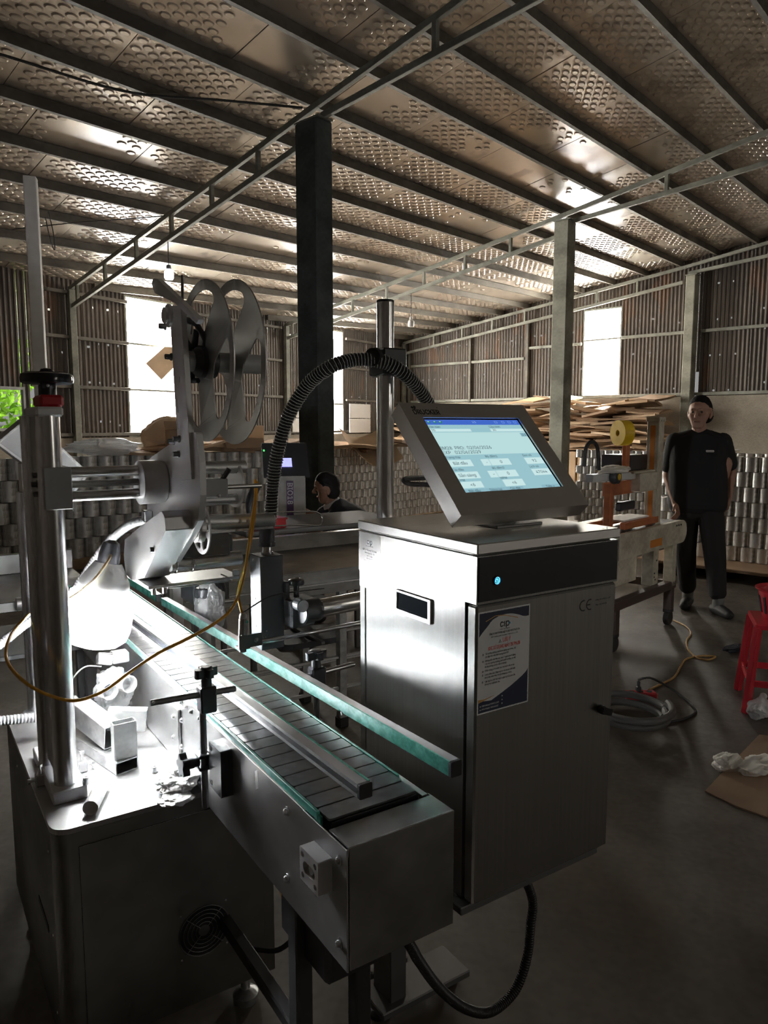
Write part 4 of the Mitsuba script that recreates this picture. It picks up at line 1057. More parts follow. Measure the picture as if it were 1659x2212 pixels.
Q1 = [(0.5999, 1.7, 1.4), (0.7141, 1.7, 1.3975), (0.6554, 1.66, 1.3553), (0.7382, 1.66, 1.3538), (0.6297, 1.72, 1.2701), (0.7949, 1.72, 1.2607), (0.5717, 1.78, 1.1606), (0.7294, 1.78, 1.1515), (0.6728, 1.7, 1.3224), (0.7027, 1.7, 1.3219)]
roll(.566, Q1[1][0], 1.70, Q1[0][2], .0155, 'satin', 'upper_roller', 'upper grey roller')
put(la, 'roller_ring', cat(*[lathe((x, 1.70, Q1[0][2]), (1, 0, 0), [(.0215, 0), (.0225, .002), (.0215, .004)], 28) for x in (.578, .584)]), 'dark_steel')
roll(.566, Q1[3][0], 1.66, Q1[2][2], .0058, 'chrome', 'guide_shaft')
gb_ = [(0.588, 1.645, 1.3615), (0.6473, 1.645, 1.3589), (0.6217, 1.645, 1.3772), (0.6206, 1.645, 1.3352)]
put(la, 'guide_block', bx(.566, gb_[1][0], 1.645, 1.685, gb_[3][2], gb_[2][2], .002), 'grey_enamel', label='grey guide block')
lp = np.array((0.645, 1.655, 1.3855))
put(la, 'clamp_lever', cat(sweep([lp + [-.016, 0, -.022], lp + [-.006, -.005, -.006], lp + [.006, -.010, .014]], [.006, .0055, .006], 12)), 'black_plastic', label='black clamping lever')
put(la, 'block_screw', lathe((0.624, 1.645, 1.3372), (0, -1, 0), [(.005, 0), (.004, .004), (.001, .005)], 10), 'satin')
roll(.60, Q1[9][0], 1.70, Q1[8][2], .0125, 'satin', 'lower_guide_roller')
put(la, 'side_disc', lathe((.690, 1.72, Q1[8][2] + .035), (1, 0, 0), [(.058, 0), (.058, .006)], 36), 'anodised', label='round end disc')
put(la, 'take_up_bar', cat(cyl((.57, 1.72, Q1[4][2]), (Q1[5][0], 1.72, Q1[5][2]), .0180, 28, c=.002), bx(.58, Q1[5][0] - .005, 1.706, 1.718, Q1[4][2] - .030, Q1[4][2] - .023, .001)), 'satin', label='long grey take-up bar')
wl_ = [(0.7802, 1.715, 1.28), (0.8717, 1.715, 1.2777), (0.9151, 1.715, 1.2737), (0.9357, 1.715, 1.2575), (0.9313, 1.715, 1.2405), (0.9119, 1.715, 1.2383), (0.8578, 1.715, 1.2435), (0.777, 1.715, 1.246)]
put(la, 'wire_clip', tube(wl_, .0020, 8), 'chrome', label='long wire hairpin clip')
wc = np.array((0.585, 1.657, 1.2638))
P = Point(0, 0).buffer(.062, quad_segs=20)
for k in range(5):
    a0 = math.radians(20 + 72 * k)
    w_ = Polygon([(.022 * math.cos(a0 - .55), .022 * math.sin(a0 - .55)), (.022 * math.cos(a0 + .55), .022 * math.sin(a0 + .55)), (.052 * math.cos(a0 + .45), .052 * math.sin(a0 + .45)), (.055 * math.cos(a0), .055 * math.sin(a0)), (.052 * math.cos(a0 - .45), .052 * math.sin(a0 - .45))])
    P = P.difference(w_.buffer(-.005).buffer(.005))
put(la, 'rewind_wheel', flat(P, .003, wc, (0, -1, 0), (0, 0, 1)), 'anodised', smooth=False, label='small spoked rewind wheel')
put(la, 'rewind_drum', lathe(wc, (-1, 0, 0), [(.034, 0), (.034, .018)], 28), 'satin')
mbx = [(0.6256, 1.76, 1.2314), (0.6942, 1.76, 1.1748)]
put(la, 'motor', cat(bx(.575, mbx[1][0], 1.76, 1.82, mbx[1][2], mbx[0][2], .003), bx(mbx[1][0], mbx[1][0] + .012, 1.77, 1.81, mbx[1][2] + .006, mbx[0][2] - .006, .003)), 'black_satin', label='black motor box')
roll(.545, Q1[7][0], 1.78, Q1[6][2], .0185, 'satin', 'press_roller', 'grey lower roller')
put(la, 'roller_ring', cat(*[lathe((x, 1.78, Q1[6][2]), (1, 0, 0), [(.0215, 0), (.0225, .002), (.0215, .004)], 28) for x in (.556, .597)]), 'chrome')
pe = [(0.464, 1.8, 1.138), (0.7368, 1.8, 1.1157), (0.5884, 1.8, 1.1109)]
put(la, 'peel_plate', cat(bx(.49, pe[1][0] - .01, 1.775, 1.90, pe[2][2] - .004, pe[2][2] + .004, .001), bx(.54, pe[1][0] - .03, 1.79, 1.82, pe[2][2] - .012, pe[2][2] - .004, .001)), 'satin', label='steel peel plate under the head')
for x in (.505, .532):
    put(la, 'wing_nut', cyl((x, 1.785, pe[2][2] - .02), (x, 1.785, pe[2][2] - .002), .006, 10), 'satin')
put(la, 'adjuster', cat(cyl((0.6747, 1.78, 1.1235), (0.7027, 1.77, 1.1076), .0016, 8), bx(pe[1][0] - .03, pe[1][0] - .012, 1.775, 1.785, pe[2][2] + .004, pe[2][2] + .02, .002)), 'satin')
lgb = (0.9294, 2.95, 0.8548)
put(la, 'leg_bar', bx(lgb[0] - .022, lgb[0] + .022, 2.94, 2.98, .0, lgb[2] + .02, .002), 'anodised')
# sheet guard over the drive (runs along x, left of the plate)
gp = Polygon([(-y, z) for y, z in [(1.6473, 1.3097), (1.6249, 1.2975), (1.6214, 1.2689), (1.6437, 1.2516), (1.807, 1.1304), (1.925, 1.1026), (1.9833, 1.1097), (1.9995, 1.157), (1.9781, 1.2032), (1.8395, 1.2499)]]).buffer(-.004).buffer(.004)
put(la, 'guard', flat(gp, .062, (.552, 0, 0), (0, -1, 0), (0, 0, 1)), 'satin', smooth=30, label='bright sheet metal guard')
put(la, 'guard_screw', cat(cyl((0.49, 1.7232, 1.212), np.array((0.49, 1.7232, 1.212)) - [.008, 0, 0], .006, 12)), 'dark_steel')
put(la, 'lug', bx(.53, .552, 1.93, 1.96, 1.25, 1.28, .003), 'galvanised')

# corrugated conduit of the applicator, and a second one lower down
cd = thing('conduit', 'grey corrugated conduit looping from the guard behind the mast', 'conduit')
put(cd, None, ribbed([(0.5745, 2.05, 1.2423), (0.5459, 2.12, 1.225), (0.5154, 2.2, 1.1819), (0.481, 2.24, 1.1292), (0.444, 2.26, 1.0681), (0.3968, 2.26, 1.0091), (0.3318, 2.25, 0.9778), (0.2665, 2.22, 0.9487), (0.2147, 2.18, 0.9249), (0.1548, 2.14, 0.8999)], .0122, .0085, .0012, 14), 'conduit_grey')
cd = thing('conduit', 'grey corrugated conduit entering low from the left edge', 'conduit')
put(cd, None, ribbed([(0.1457, 2.15, 0.7202), (0.2113, 2.15, 0.7143), (0.2563, 2.15, 0.7094), (0.2989, 2.15, 0.7011), (0.3328, 2.16, 0.682)], .0125, .0085, .0012, 14), 'conduit_grey')

# slanted control box on its own chrome post behind the mast
cb = thing('control_box', 'slanted grey control box on a chrome post behind the mast', 'control box')
cbp = Polygon([(p[0], p[2]) for p in [(0.2422, 2.34, 1.4509), (0.3201, 2.34, 1.5183), (0.3309, 2.34, 1.5183), (0.4698, 2.34, 1.3694), (0.4768, 2.34, 1.3498), (0.4245, 2.34, 1.2871), (0.3169, 2.34, 1.385)]])
put(cb, 'housing', flat(cbp, .16, (0, 2.50, 0), (1, 0, 0), (0, 0, 1)), 'grey_enamel', smooth=False)
put(cb, 'front_rim', flat(cbp.buffer(.002).difference(cbp.buffer(-.004)), .004, (0, 2.341, 0), (1, 0, 0), (0, 0, 1)), 'anodised', smooth=False)
put(cb, 'red_switch', flat(Polygon([(p[0], p[2]) for p in [(0.3374, 2.42, 1.5216), (0.3593, 2.42, 1.5095), (0.3549, 2.42, 1.4958), (0.3418, 2.42, 1.5094)]]), .03, (0, 2.45, 0), (1, 0, 0), (0, 0, 1)), 'red_plastic', smooth=False, label='dark red switch')
cq = [(0.303, 2.36, 1.3925), (0.33, 2.36, 1.2973)]
put(cb, 'bracket', bx(cq[0][0], cq[1][0], 2.36, 2.44, cq[1][2], cq[0][2], .004), 'anodised')
pq = (0.3068, 2.3756, 0.64)
put(cb, 'post', cyl((pq[0], pq[1], .632), (pq[0], pq[1], cq[1][2] + .01), .0215, 28), 'chrome', label='chrome post')
put(cb, 'post_flange', lathe((pq[0], pq[1], .632), (0, 0, 1), [(.036, 0), (.036, .012), (.026, .018)], 28), 'satin')
put(cb, 'tape_scrap', flat(Polygon([(0, 0), (.026, -.004), (.022, -.034), (.006, -.036)]), .0006, np.array((0.2966, 2.28, 1.1476)), (1, 0, 0), (0, 0, 1)), 'paper', smooth=False, label='scrap of white tape on the post')

# work lamp: fat LED bulb hanging in front of the conveyor
lamp = thing('work_lamp', 'big glowing white LED bulb hanging by its cable beside the mast', 'lamp')
lb = np.array((0.4158, 1.98, 1.0059)); lt = np.array((0.4388, 1.98, 1.1123))
ld = (lb - lt) / np.linalg.norm(lb - lt)
put(lamp, 'bulb', lathe(lb - ld * .075, ld, [(.060, 0), (.080, .012), (.085, .05), (.085, .105), (.079, .130), (.060, .147), (.030, .156), (.004, .159)], 36), 'white_plastic', label='glowing white bulb', **glow(LAMP))
put(lamp, 'heat_sink', lathe(lb - ld * .0755, -ld, [(.064, -.004), (.065, 0), (.062, .02), (.045, .05), (.034, .068)], 36, caps=False), 'white_plastic', label='pale cone of the bulb')
put(lamp, 'socket', lathe(lb - ld * .130, -ld, [(.027, 0), (.029, .004), (.027, .04), (.020, .065), (.008, .072)], 24), 'black_plastic', label='black lamp socket')
put(lamp, 'cable', tube([lb - ld * .20, (0.4493, 1.96, 1.1716), (0.4337, 1.93, 1.1584), (0.3985, 1.92, 1.1189), (0.3607, 1.93, 1.0863), (0.3238, 1.94, 1.0632), (0.2842, 1.97, 1.0236)], .0036, 8), 'amber_cable', label='amber cable')

# yellow cables
yc = thing('sensor_cable', 'yellow cable dropping from the applicator and looping round the mast', 'cable')
put(yc, None, tube([(0.7347, 1.69, 1.3678), (0.7294, 1.68, 1.3244), (0.714, 1.67, 1.2638), (0.693, 1.65, 1.1888), (0.6647, 1.62, 1.1239), (0.6278, 1.6, 1.074), (0.5717, 1.58, 1.0497), (0.5091, 1.57, 1.03), (0.45, 1.58, 1.0061), (0.3946, 1.6, 0.9691), (0.3446, 1.62, 0.9315), (0.2931, 1.65, 0.911), (0.2477, 1.68, 0.9214), (0.2089, 1.72, 0.9428), (0.1852, 1.8, 0.9643), (0.1868, 1.88, 0.9805), (0.21, 1.94, 1.0068), (0.248, 1.97, 1.0347), (0.2777, 1.99, 1.0439)], .0036, 8, 8), 'yellow_cable')
yc = thing('sensor_cable', 'yellow cable ending in the small photo sensor', 'cable')
put(yc, None, tube([(0.7451, 1.7, 1.3622), (0.7346, 1.69, 1.3061), (0.7202, 1.68, 1.2393), (0.6919, 1.66, 1.1647), (0.6591, 1.63, 1.106), (0.655, 1.61, 1.0826), (0.6572, 1.6, 1.0588)], .0034, 8, 8), 'yellow_cable')
# ---------------------------------------------------------------- the machine base under the applicator and what lies on it
mb = thing('machine_base', 'stainless machine base cabinet with rounded corner and fan grille', 'cabinet')
TX0, TX1, TY0, TY1, TZ1 = .228, .74, 1.634, 2.40, .634


def rounded(x0, x1, y0, y1, r, q=8):
    P = sbox(x0, y0, x1, y1)
    keep = Polygon([(x0, y1), (x0, y0 + r)] + [(x0 + r - r * math.cos(a), y0 + r - r * math.sin(a)) for a in np.linspace(0, np.pi / 2, q)] + [(x1, y0), (x1, y1)])
    return keep


put(mb, 'top', flat(rounded(TX0, TX1, TY0, TY1, .040), .012, (0, 0, TZ1 - .012), (1, 0, 0), (0, 1, 0)), 'table_steel', smooth=False, label='bright steel top')
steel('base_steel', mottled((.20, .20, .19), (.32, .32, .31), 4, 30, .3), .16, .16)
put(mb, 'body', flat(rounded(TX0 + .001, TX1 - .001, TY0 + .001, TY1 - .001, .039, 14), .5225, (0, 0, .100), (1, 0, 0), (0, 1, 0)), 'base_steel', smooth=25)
put(mb, 'door', bx(TX0 + .052, TX1 - .03, TY0 - .0022, TY0 + .001, .13, .588, .001), 'base_steel', label='plain front door panel')
fc_ = np.array((0.5533, 1.62, 0.284)); fc_[1] = TY0 - .0022
gr = put(mb, 'fan_grille', cat(cyl(fc_ + [0, .0005, 0], fc_ - [0, .001, 0], .014, 20), *[tube([fc_ + np.array([math.cos(a) * .012, -.002, math.sin(a) * .012]), fc_ + np.array([math.cos(a) * .066, -.002, math.sin(a) * .066])], .0011, 6) for a in np.radians([45, 135, 225, 315])]), 'dark_steel', label='round wire fan grille')
for r in (.022, .032, .042, .052, .062):
    t = np.linspace(0, 2 * np.pi, 41)
    put(gr, 'ring', sweep([fc_ + np.array([math.cos(a) * r, -.002, math.sin(a) * r]) for a in t], .0012, 6), 'dark_steel')
put(gr, 'fan_hole', lathe(fc_ + [0, .0016, 0], (0, -1, 0), [(.060, 0), (.060, .0022)], 36), 'black_plastic')
for a in (45, 135, 225, 315):
    put(mb, 'fan_screw', lathe(fc_ + [math.cos(math.radians(a)) * .080, 0, math.sin(math.radians(a)) * .080], (0, -1, 0), [(.003, 0), (.002, .001)], 8), 'satin')
put(mb, 'side_vent', bx(TX0 - .001, TX0 + .001, 1.76, 1.90, .33, .345, .0004), 'black_plastic')
for y, z in ((1.70, .56), (1.70, .36), (1.70, .17), (2.2, .56)):
    put(mb, 'side_screw', lathe((TX0 + .001, y, z), (-1, 0, 0), [(.004, 0), (.003, .0014), (.001, .002)], 10), 'satin')
for x in (TX0 + .06, TX1 - .06):
    for y in (TY0 + .06, TY1 - .06):
        put(mb, 'foot', lathe((x, y, 0), (0, 0, 1), [(.032, 0), (.034, .02), (.02, .03), (.012, .034), (.012, .10)], 18), 'satin')

# bits on the base top
def tubebar(a, b, w, h, t=.003):
    """A rectangular aluminium tube from a to b (points of the lower middle), open at both ends."""
    a, b = np.array(a, float), np.array(b, float); d = b - a; L = np.linalg.norm(d)
    P = rrect(-w / 2, 0, w / 2, h, .003, 2).difference(rrect(-w / 2 + t, t, w / 2 - t, h - t, .002, 2))
    z = d / L; x = np.cross(z, (0, 0, 1)); x /= np.linalg.norm(x); y = np.cross(z, x) * -1
    y = np.cross(x, z) * -1 if np.cross(x, z)[2] < 0 else np.cross(x, z)
    x = np.cross(y, z)
    MM = np.eye(4); MM[:3, 0], MM[:3, 1], MM[:3, 2], MM[:3, 3] = x, y, z, a
    return moved(trimesh.creation.extrude_polygon(P, L, engine='earcut'), MM)


k = thing('aluminium_tube', 'long flat rectangular tube lying on the base top, lowest of the stack', 'metal tube')
put(k, None, tubebar((.438, 1.838, TZ1), (.362, 2.17, TZ1), .060, .032), 'galvanised', smooth=False)
k = thing('aluminium_tube', 'short upright rectangular tube standing on the long one', 'metal tube')
uq = [(0.4318, 1.845, 0.671), (0.435, 1.845, 0.7527)]
P = rrect(-.029, -.0155, .029, .0155, .003, 2).difference(rrect(-.0262, -.0127, .0262, .0127, .002, 2))
put(k, None, moved(trimesh.creation.extrude_polygon(P, .092, engine='earcut'), frame((.439, 1.862, TZ1 + .0325), (1, .02, 0), (0, 1, 0))), 'galvanised', smooth=False)
k = thing('aluminium_tube', 'tall tilted rectangular tube leaning behind the upright one', 'metal tube')
put(k, None, tubebar((.426, 1.930, TZ1 + .034), (.375, 2.10, TZ1 + .062), .052, .062), 'galvanised', smooth=False)
k = thing('aluminium_tube', 'rectangular tube pointing right, end open, behind the upright one', 'metal tube')
put(k, None, tubebar((.520, 1.960, TZ1 + .048), (.428, 1.995, TZ1 + .058), .030, .060), 'galvanised', smooth=False)
k = thing('rusty_block', 'small rusty steel block behind the tubes', 'block')
put(k, None, bx(.362, .402, 2.20, 2.25, TZ1, TZ1 + .080, .004), mat('rust', mottled((.25, .12, .07), (.42, .27, .19), 25, 90, .5), .8))
k = thing('plastic_pipe', 'short white plastic pipe lying near the front of the base top', 'pipe')
pa, pb_ = np.array([.314, 1.668, TZ1 + .0172]), np.array([.364, 1.772, TZ1 + .0172])
put(k, None, lathe(pa, pb_ - pa, [(.0001, .0015), (.0145, .0015), (.0148, 0), (.0170, 0), (.0170, .118), (.0148, .118), (.0145, .1165), (.0001, .1165)], 30, caps=False), 'white_plastic')
for (x, y, lab) in ((.2445, 1.885, 'small clamp with two screws left of the mast plate'), (.345, 1.905, 'small clamp with two screws right of the mast plate')):
    k = thing('screw_clamp', lab, 'clamp')
    s = -1 if x < .3 else 1
    put(k, 'block', bx(x - .011, x + .011, y - .011, y + .011, TZ1, TZ1 + .028, .002), 'satin')
    put(k, 'screw', cat(cyl((x, y, TZ1 + .028), (x, y, TZ1 + .046), .003, 8), cyl((x, y, TZ1 + .046), (x, y, TZ1 + .052), .0065, 6)), 'satin')
    put(k, 'screw', cat(cyl((x + s * .011, y, TZ1 + .014), (x + s * .022, y, TZ1 + .014), .003, 8), cyl((x + s * .022, y, TZ1 + .014), (x + s * .028, y, TZ1 + .014), .0065, 6)), 'satin')
k = thing('foot_plate', 'small steel plate with two bolts on the base top', 'plate')
fp = [(0.4843, 1.7991, 0.634), (0.5112, 1.8116, 0.634), (0.519, 1.7239, 0.634), (0.4901, 1.7148, 0.634)]
put(k, 'plate', flat(Polygon([(p[0], p[1]) for p in fp]).buffer(.002), .004, (0, 0, TZ1), (1, 0, 0), (0, 1, 0)), 'satin', smooth=False)
for p in [(0.4925, 1.791, 0.64), (0.4971, 1.7297, 0.64)]:
    put(k, 'bolt', cat(cyl((p[0], p[1], TZ1 + .004), (p[0], p[1], TZ1 + .008), .0105, 16), ringtube((p[0], p[1], TZ1 + .008), (0, 0, 1), .0078, .004, .011, 14), cyl((p[0], p[1], TZ1 + .008), (p[0], p[1], TZ1 + .013), .007, 12)), 'satin')


def crumple(c, r, seed, n=3, amp=.35, f=2.2):
    m = trimesh.creation.icosphere(subdivisions=n)
    v = m.vertices
    w = (meshkit.noise(v * f + seed, seed) - .5) * 2 * amp + (np.abs(meshkit.noise(v * f * 2.3 + seed, seed + 3) - .5)) * amp
    v = v * (1 + w)[:, None] * np.array(r)
    return trimesh.Trimesh(v + np.array(c), m.faces, process=False)


k = thing('plastic_bag', 'crumpled white plastic bag at the foot of the conveyor side', 'bag')
pg = (0.5163, 1.6545, 0.65)
put(k, None, cat(crumple((pg[0], pg[1] + .02, TZ1 + .024), (.042, .045, .024), 5, 4), crumple((pg[0] - .022, pg[1] - .03, TZ1 + .008), (.034, .028, .009), 9, 3)), 'bag_white', smooth=False)
k = thing('blue_glove', 'scrap of blue plastic beside the white bag', 'scrap')
bgp = (0.5097, 1.715, 0.645)
put(k, None, crumple((bgp[0], bgp[1], TZ1 + .010), (.016, .010, .012), 14, 3), mat('blue_scrap', (.08, .25, .42), .4), smooth=False)
# clear plastic wrapped valve on a little stand behind the tubes
k = thing('wrapped_valve', 'valve wrapped in clear plastic behind the tubes, below the lamp', 'valve')
vw = np.array((0.4722, 2.1, 0.7741))
put(k, 'ring', cat(*[ringtube(vw + [x, -.03, z], (.25, -1, .1), .024, .020, .03, 24) for x, z in ((-.030, .002), (.022, .012))]), 'white_plastic')
put(k, 'wrap', crumple(vw + [0, 0, -.012], (.052, .036, .062), 21, 4, .25, 2.6), 'wrap_thin', smooth=False, label='clear plastic wrap')
put(k, 'stand', cat(cyl(vw + [.022, .02, .03], vw + [.022, .02, -.12], .008, 14), bx(vw[0] - .03, vw[0] + .05, vw[1], vw[1] + .05, TZ1, TZ1 + .012, .002)), 'satin')
put(k, 'clamp', cat(bx(vw[0] + .0, vw[0] + .045, vw[1] - .01, vw[1] + .03, vw[2] + .062, vw[2] + .092, .003), cyl(vw + [-.04, 0, .085], vw + [.0, 0, .075], .017, 18, c=.003)), 'satin')
put(k, 'lead', tube([vw + [-.03, 0, .06], (0.4087, 2.14, 0.8284), (0.3807, 2.16, 0.7985), (0.3703, 2.18, 0.7567)], .0022, 8), 'white_plastic')
# ---------------------------------------------------------------- stainless trough table behind the conveyor
YT = 3.10
TZT = 0.9262
tt = thing('trough_table', 'long stainless trough table on legs behind the conveyor', 'table')
prof = Polygon([(0, .800), (.02, .795), (.38, .850), (.42, TZT - .008), (.46, TZT - .008), (.46, TZT), (.41, TZT), (.372, .860), (.012, .806), (0, .815)])
L_ = 1.95
m = trimesh.creation.extrude_polygon(prof, L_, engine='earcut')
put(tt, 'trough', moved(m, frame((.99, YT - .04, 0), (0, 1, 0), (0, 0, 1))), 'worn_steel', smooth=False)
put(tt, 'apron', bx(.99, .99 + L_, YT - .045, YT - .041, .70, .812, .001), 'worn_steel', grain=True)
put(tt, 'flange', bx(.99, .99 + L_, YT - .075, YT - .042, .752, .758, .001), 'satin')
for x in (1.06, 1.79, 2.86):
    for y in (YT, YT + .40):
        lg = put(tt, 'leg', bx(x - .02, x + .02, y - .02, y + .02, .02, .86 if y > YT else .80, .002), 'galvanised')
        put(lg, 'foot', bx(x - .026, x + .026, y - .026, y + .026, 0, .05, .004), 'rubber')
for z in (.20, .36):
    put(tt, 'rail', bx(1.04, 2.88, YT - .008, YT + .008, z - .008, z + .008, .003), 'satin')
    put(tt, 'rail', bx(1.04, 2.88, YT + .392, YT + .408, z - .008, z + .008, .003), 'satin')
put(tt, 'brace', bar((1.10, YT, .36), (1.45, YT + .40, .18), .022, .022), 'satin')
for i, (x, z) in enumerate(((1.62, .58), (1.70, .40))):
    k = thing('drip_tray', ('upper' if i == 0 else 'lower') + ' dark rounded tray under the trough table', 'tray')
    put(k, 'tray', cat(flat(rrect(x - .18, YT + .10, x + .22, YT + .36, .08), .03, (0, 0, z), (1, 0, 0), (0, 1, 0))), 'black_satin', smooth=25)
    put(k, 'hook', cat(bx(x - .01, x + .01, YT + .02, YT + .38, z + .03, z + .045, .002), bx(x - .01, x + .01, YT + .36, YT + .40, z + .03, z + .12, .002)), 'dark_steel')
cl = thing('cable_coil', 'black cable coil hanging between print head arm and trough table', 'cable')
put(cl, 'tie', tube([(1.16, 1.80, 1.14), (1.10, 1.70, 1.10), (1.04, 1.60, 1.08)], .004, 8), 'rubber')
for r, dz in ((.10, 0), (.085, .01)):
    t = np.linspace(0, 2 * np.pi, 30)
    put(cl, 'loop', sweep([(1.16 + .3 * r * math.cos(a), 1.80 + r * 1.1 * math.cos(a), 1.06 + dz + r * math.sin(a)) for a in t], .0045, 8), 'rubber')
# left: another steel table behind the mast
lt_ = thing('side_table', 'grey steel table at the left edge behind the chrome post', 'table')
put(lt_, 'top', bx(-.55, .66, 3.05, 3.65, .800, .84, .003), 'worn_steel', grain=True)
put(lt_, 'upstand', bx(-.55, .66, 3.63, 3.65, .84, .93, .003), 'worn_steel', grain=True)
put(lt_, 'shelf', bx(-.5, .60, 3.1, 3.6, .60, .62, .003), 'dark_steel')
for x in (-.5, .61):
    for y in (3.09, 3.60):
        put(lt_, 'leg', bx(x - .02, x + .02, y - .02, y + .02, 0, .80, .002), 'dark_steel')
k = thing('pipe_stub', 'short shiny steel pipe end at the left below the table top', 'pipe')
put(k, None, cat(cyl((0.3395, 3, 0.8409), (0.3833, 3, 0.8385), .024, 24, c=.002)), 'satin')
# motor and hose behind the conveyor, under the applicator
k = thing('drive_unit', 'dark drive box with a curved black hose behind the conveyor', 'motor')
db = [(0.8496, 2.6, 0.9277), (0.9882, 2.6, 0.8441)]
put(k, 'box', bx(db[0][0] + .03, db[1][0] + .03, 2.6, 2.75, db[1][2], db[0][2], .004), 'black_satin')
put(k, 'pedestal', bx(db[0][0] + .06, db[0][0] + .12, 2.63, 2.70, 0, db[1][2], .003), 'dark_steel')
put(k, 'hose', tube([(0.9654, 2.62, 0.9226), (0.9789, 2.58, 0.9229), (0.9808, 2.56, 0.8793), (0.9689, 2.58, 0.8156)], .010, 10), 'rubber')
k = thing('wrapped_post', 'short post draped in clear plastic film behind the green rail', 'post')
wp = np.array((0.8653, 2.45, 0.9366))
put(k, 'post', cyl((wp[0], 2.45, 0), (wp[0], 2.45, wp[2] + .0), .020, 16), 'anodised')
put(k, 'cap', cyl((wp[0], 2.45, wp[2] - .03), (wp[0], 2.45, wp[2] + .005), .030, 18, c=.004), 'black_plastic')
fm = crumple((wp[0] + .02, 2.45, wp[2] - .07), (.050, .045, .085), 33, 4, .28, 2.0)
put(k, 'film', fm, 'wrap_thin', smooth=False, label='clear plastic film')
k = thing('rail_rod', 'thin grey rod behind the green rail beside the plastic film', 'rod')
put(k, None, cyl((0.9069, 2.5, 0.87), (1.0151, 2.53, 0.8616), .008, 14), 'satin')

# white steel tube standing at the left
k = thing('white_tube', 'tall white square steel tube standing up at the left edge', 'post')
wt = [np.array((0.4466, 2.75, 2.3058)), np.array((0.4277, 2.75, 1.6687))]
put(k, 'tube', moved(bx(-.0195, .0195, -.0195, .0195, 0, float(wt[0][2]), .002), frame((float(wt[1][0]), 2.75, 0), (.9, -.3, 0), (.3, .9, 0))), 'white_paint')
put(k, 'wire', tube([wt[0] + [.02, 0, -.12], wt[0] + [.035, .0, -.20], wt[0] + [.045, 0, -.22], wt[0] + [.042, 0, -.16], wt[0] + [.03, 0, -.10]], .0016, 6), 'rubber')
put(k, 'foot', bx(wt[1][0] - .06, wt[1][0] + .06, 2.69, 2.81, 0, .01, .002), 'white_paint')

# white boards leaning on the side wall, hung cardboard
for a, b, z0, z1, lab in ((6.97, 7.82, 1.33, 2.0, 'white board of two panels on the side wall right of the dark column'), (4.95, 5.55, 1.36, 1.95, 'white board on the side wall left of the dark column')):
    k = thing('white_board', lab, 'board')
    put(k, 'panel', moved(bx(a * EK, b * EK, -.10, -.078, (z0 + z1) / 2 + .006, z1, .003), M), 'white_plastic')
    put(k, 'panel', moved(bx(a * EK, b * EK, -.10, -.078, z0, (z0 + z1) / 2 - .006, .003), M), 'white_plastic')
k = thing('hung_cardboard', 'tan cardboard diamond hanging in front of the tall window', 'cardboard')
hq = [np.array(p) for p in [(3.4852, 12.5844, 2.5086), (3.8581, 12.7487, 2.8138), (4.1062, 12.8581, 2.8215), (4.1149, 12.8619, 2.5634), (3.7727, 12.7111, 2.2607)]]
hc = np.mean(hq, axis=0); loc = [((q_ - hc) @ ED, q_[2] - hc[2]) for q_ in hq]
nrm_in = np.array([ED[1], -ED[0], 0])
put(k, None, flat(Polygon(loc), .006, hc + nrm_in * .12, ED, (0, 0, 1)), 'cardboard_3', smooth=False)

# lamps hanging from the trusses
for nm, p_, s_, zt, zb, lit, lab in (('hanging_bulb', 0, 2.763, chord(0, 2.763) - .30, 3.37, True, 'lit white bulb hanging on a thin wire near the tall window'), ('hanging_bulb', 4.826, 2.958, chord(4.826, 2.958) - .30, 3.27, False, 'unlit white bulb hanging on a wire right of the chrome post')):
    k = thing(nm, lab, 'lamp'); c = B(p_, s_, 0); c = np.array([c[0], c[1], 0])
    put(k, 'wire', cyl(c + [0, 0, zb + .06], c + [0, 0, zt], .005, 6), 'rubber')
    put(k, 'socket', cyl(c + [0, 0, zb + .045], c + [0, 0, zb + .10], .028, 14, c=.006), 'black_plastic' if lit else 'white_plastic')
    put(k, 'bulb', lathe(c + [0, 0, zb + .05], (0, 0, -1), [(.03, 0), (.055, .03), (.058, .10), (.045, .125), (.004, .13)], 20), 'white_plastic', **(glow(LAMP_FAR) if lit else {}))
k = thing('roof_cable', 'black cable strung along the roof from the upper left to the dark column', 'cable')
put(k, None, tube([B(-2.6, .9, chord(-2.6, .9) - .02), B(-1.6, .75, chord(-1.6, .75) - .06), B(-.8, .45, chord(-.8, .45) - .03), B(-.1, .12, 4.56)], .012, 8), 'rubber')
k = thing('roof_cable', 'thin cable along a purlin from the left edge to the hanging bulb', 'cable')
put(k, None, tube([B(-1.4, 3.9, chord(-1.4, 3.9) + .0), B(-.9, 3.4, chord(-.9, 3.4) - .03), B(-.4, 2.95, chord(-.4, 2.95) - .06), B(0, 2.763, chord(0, 2.763) - .02)], .006, 8), 'rubber')

# second coder in the background
k = thing('background_coder', 'pale coder with black slanted console and small violet screen', 'printer')
cx_, cy__ = 2.06, 4.42
F = frame((cx_, cy__, 0), (.93, -.37, 0), (.37, .93, 0))
put(k, 'body', moved(bx(.02, .20, 0, .34, .50, 1.17, .006), F), 'light_grey_paint')
put(k, 'purple_band', moved(bx(.075, .12, -.003, 0, .52, 1.14), F), mat('purple', (.10, .05, .14), .4))
put(k, 'lettering', moved(words('BIO18', .034, (.081, -.0035, 1.13), (0, 0, -1), (1, 0, 0), .001, True), F), 'ink_white', smooth=False)
cn = moved(trimesh.creation.extrude_polygon(Polygon([(0, 1.16), (.34, 1.16), (.34, 1.38), (.24, 1.38)]), .30, engine='earcut'), F @ frame((-.07, 0, 0), (0, 1, 0), (0, 0, 1)))
put(k, 'console', cn, 'black_satin', smooth=False, label='black slanted console')
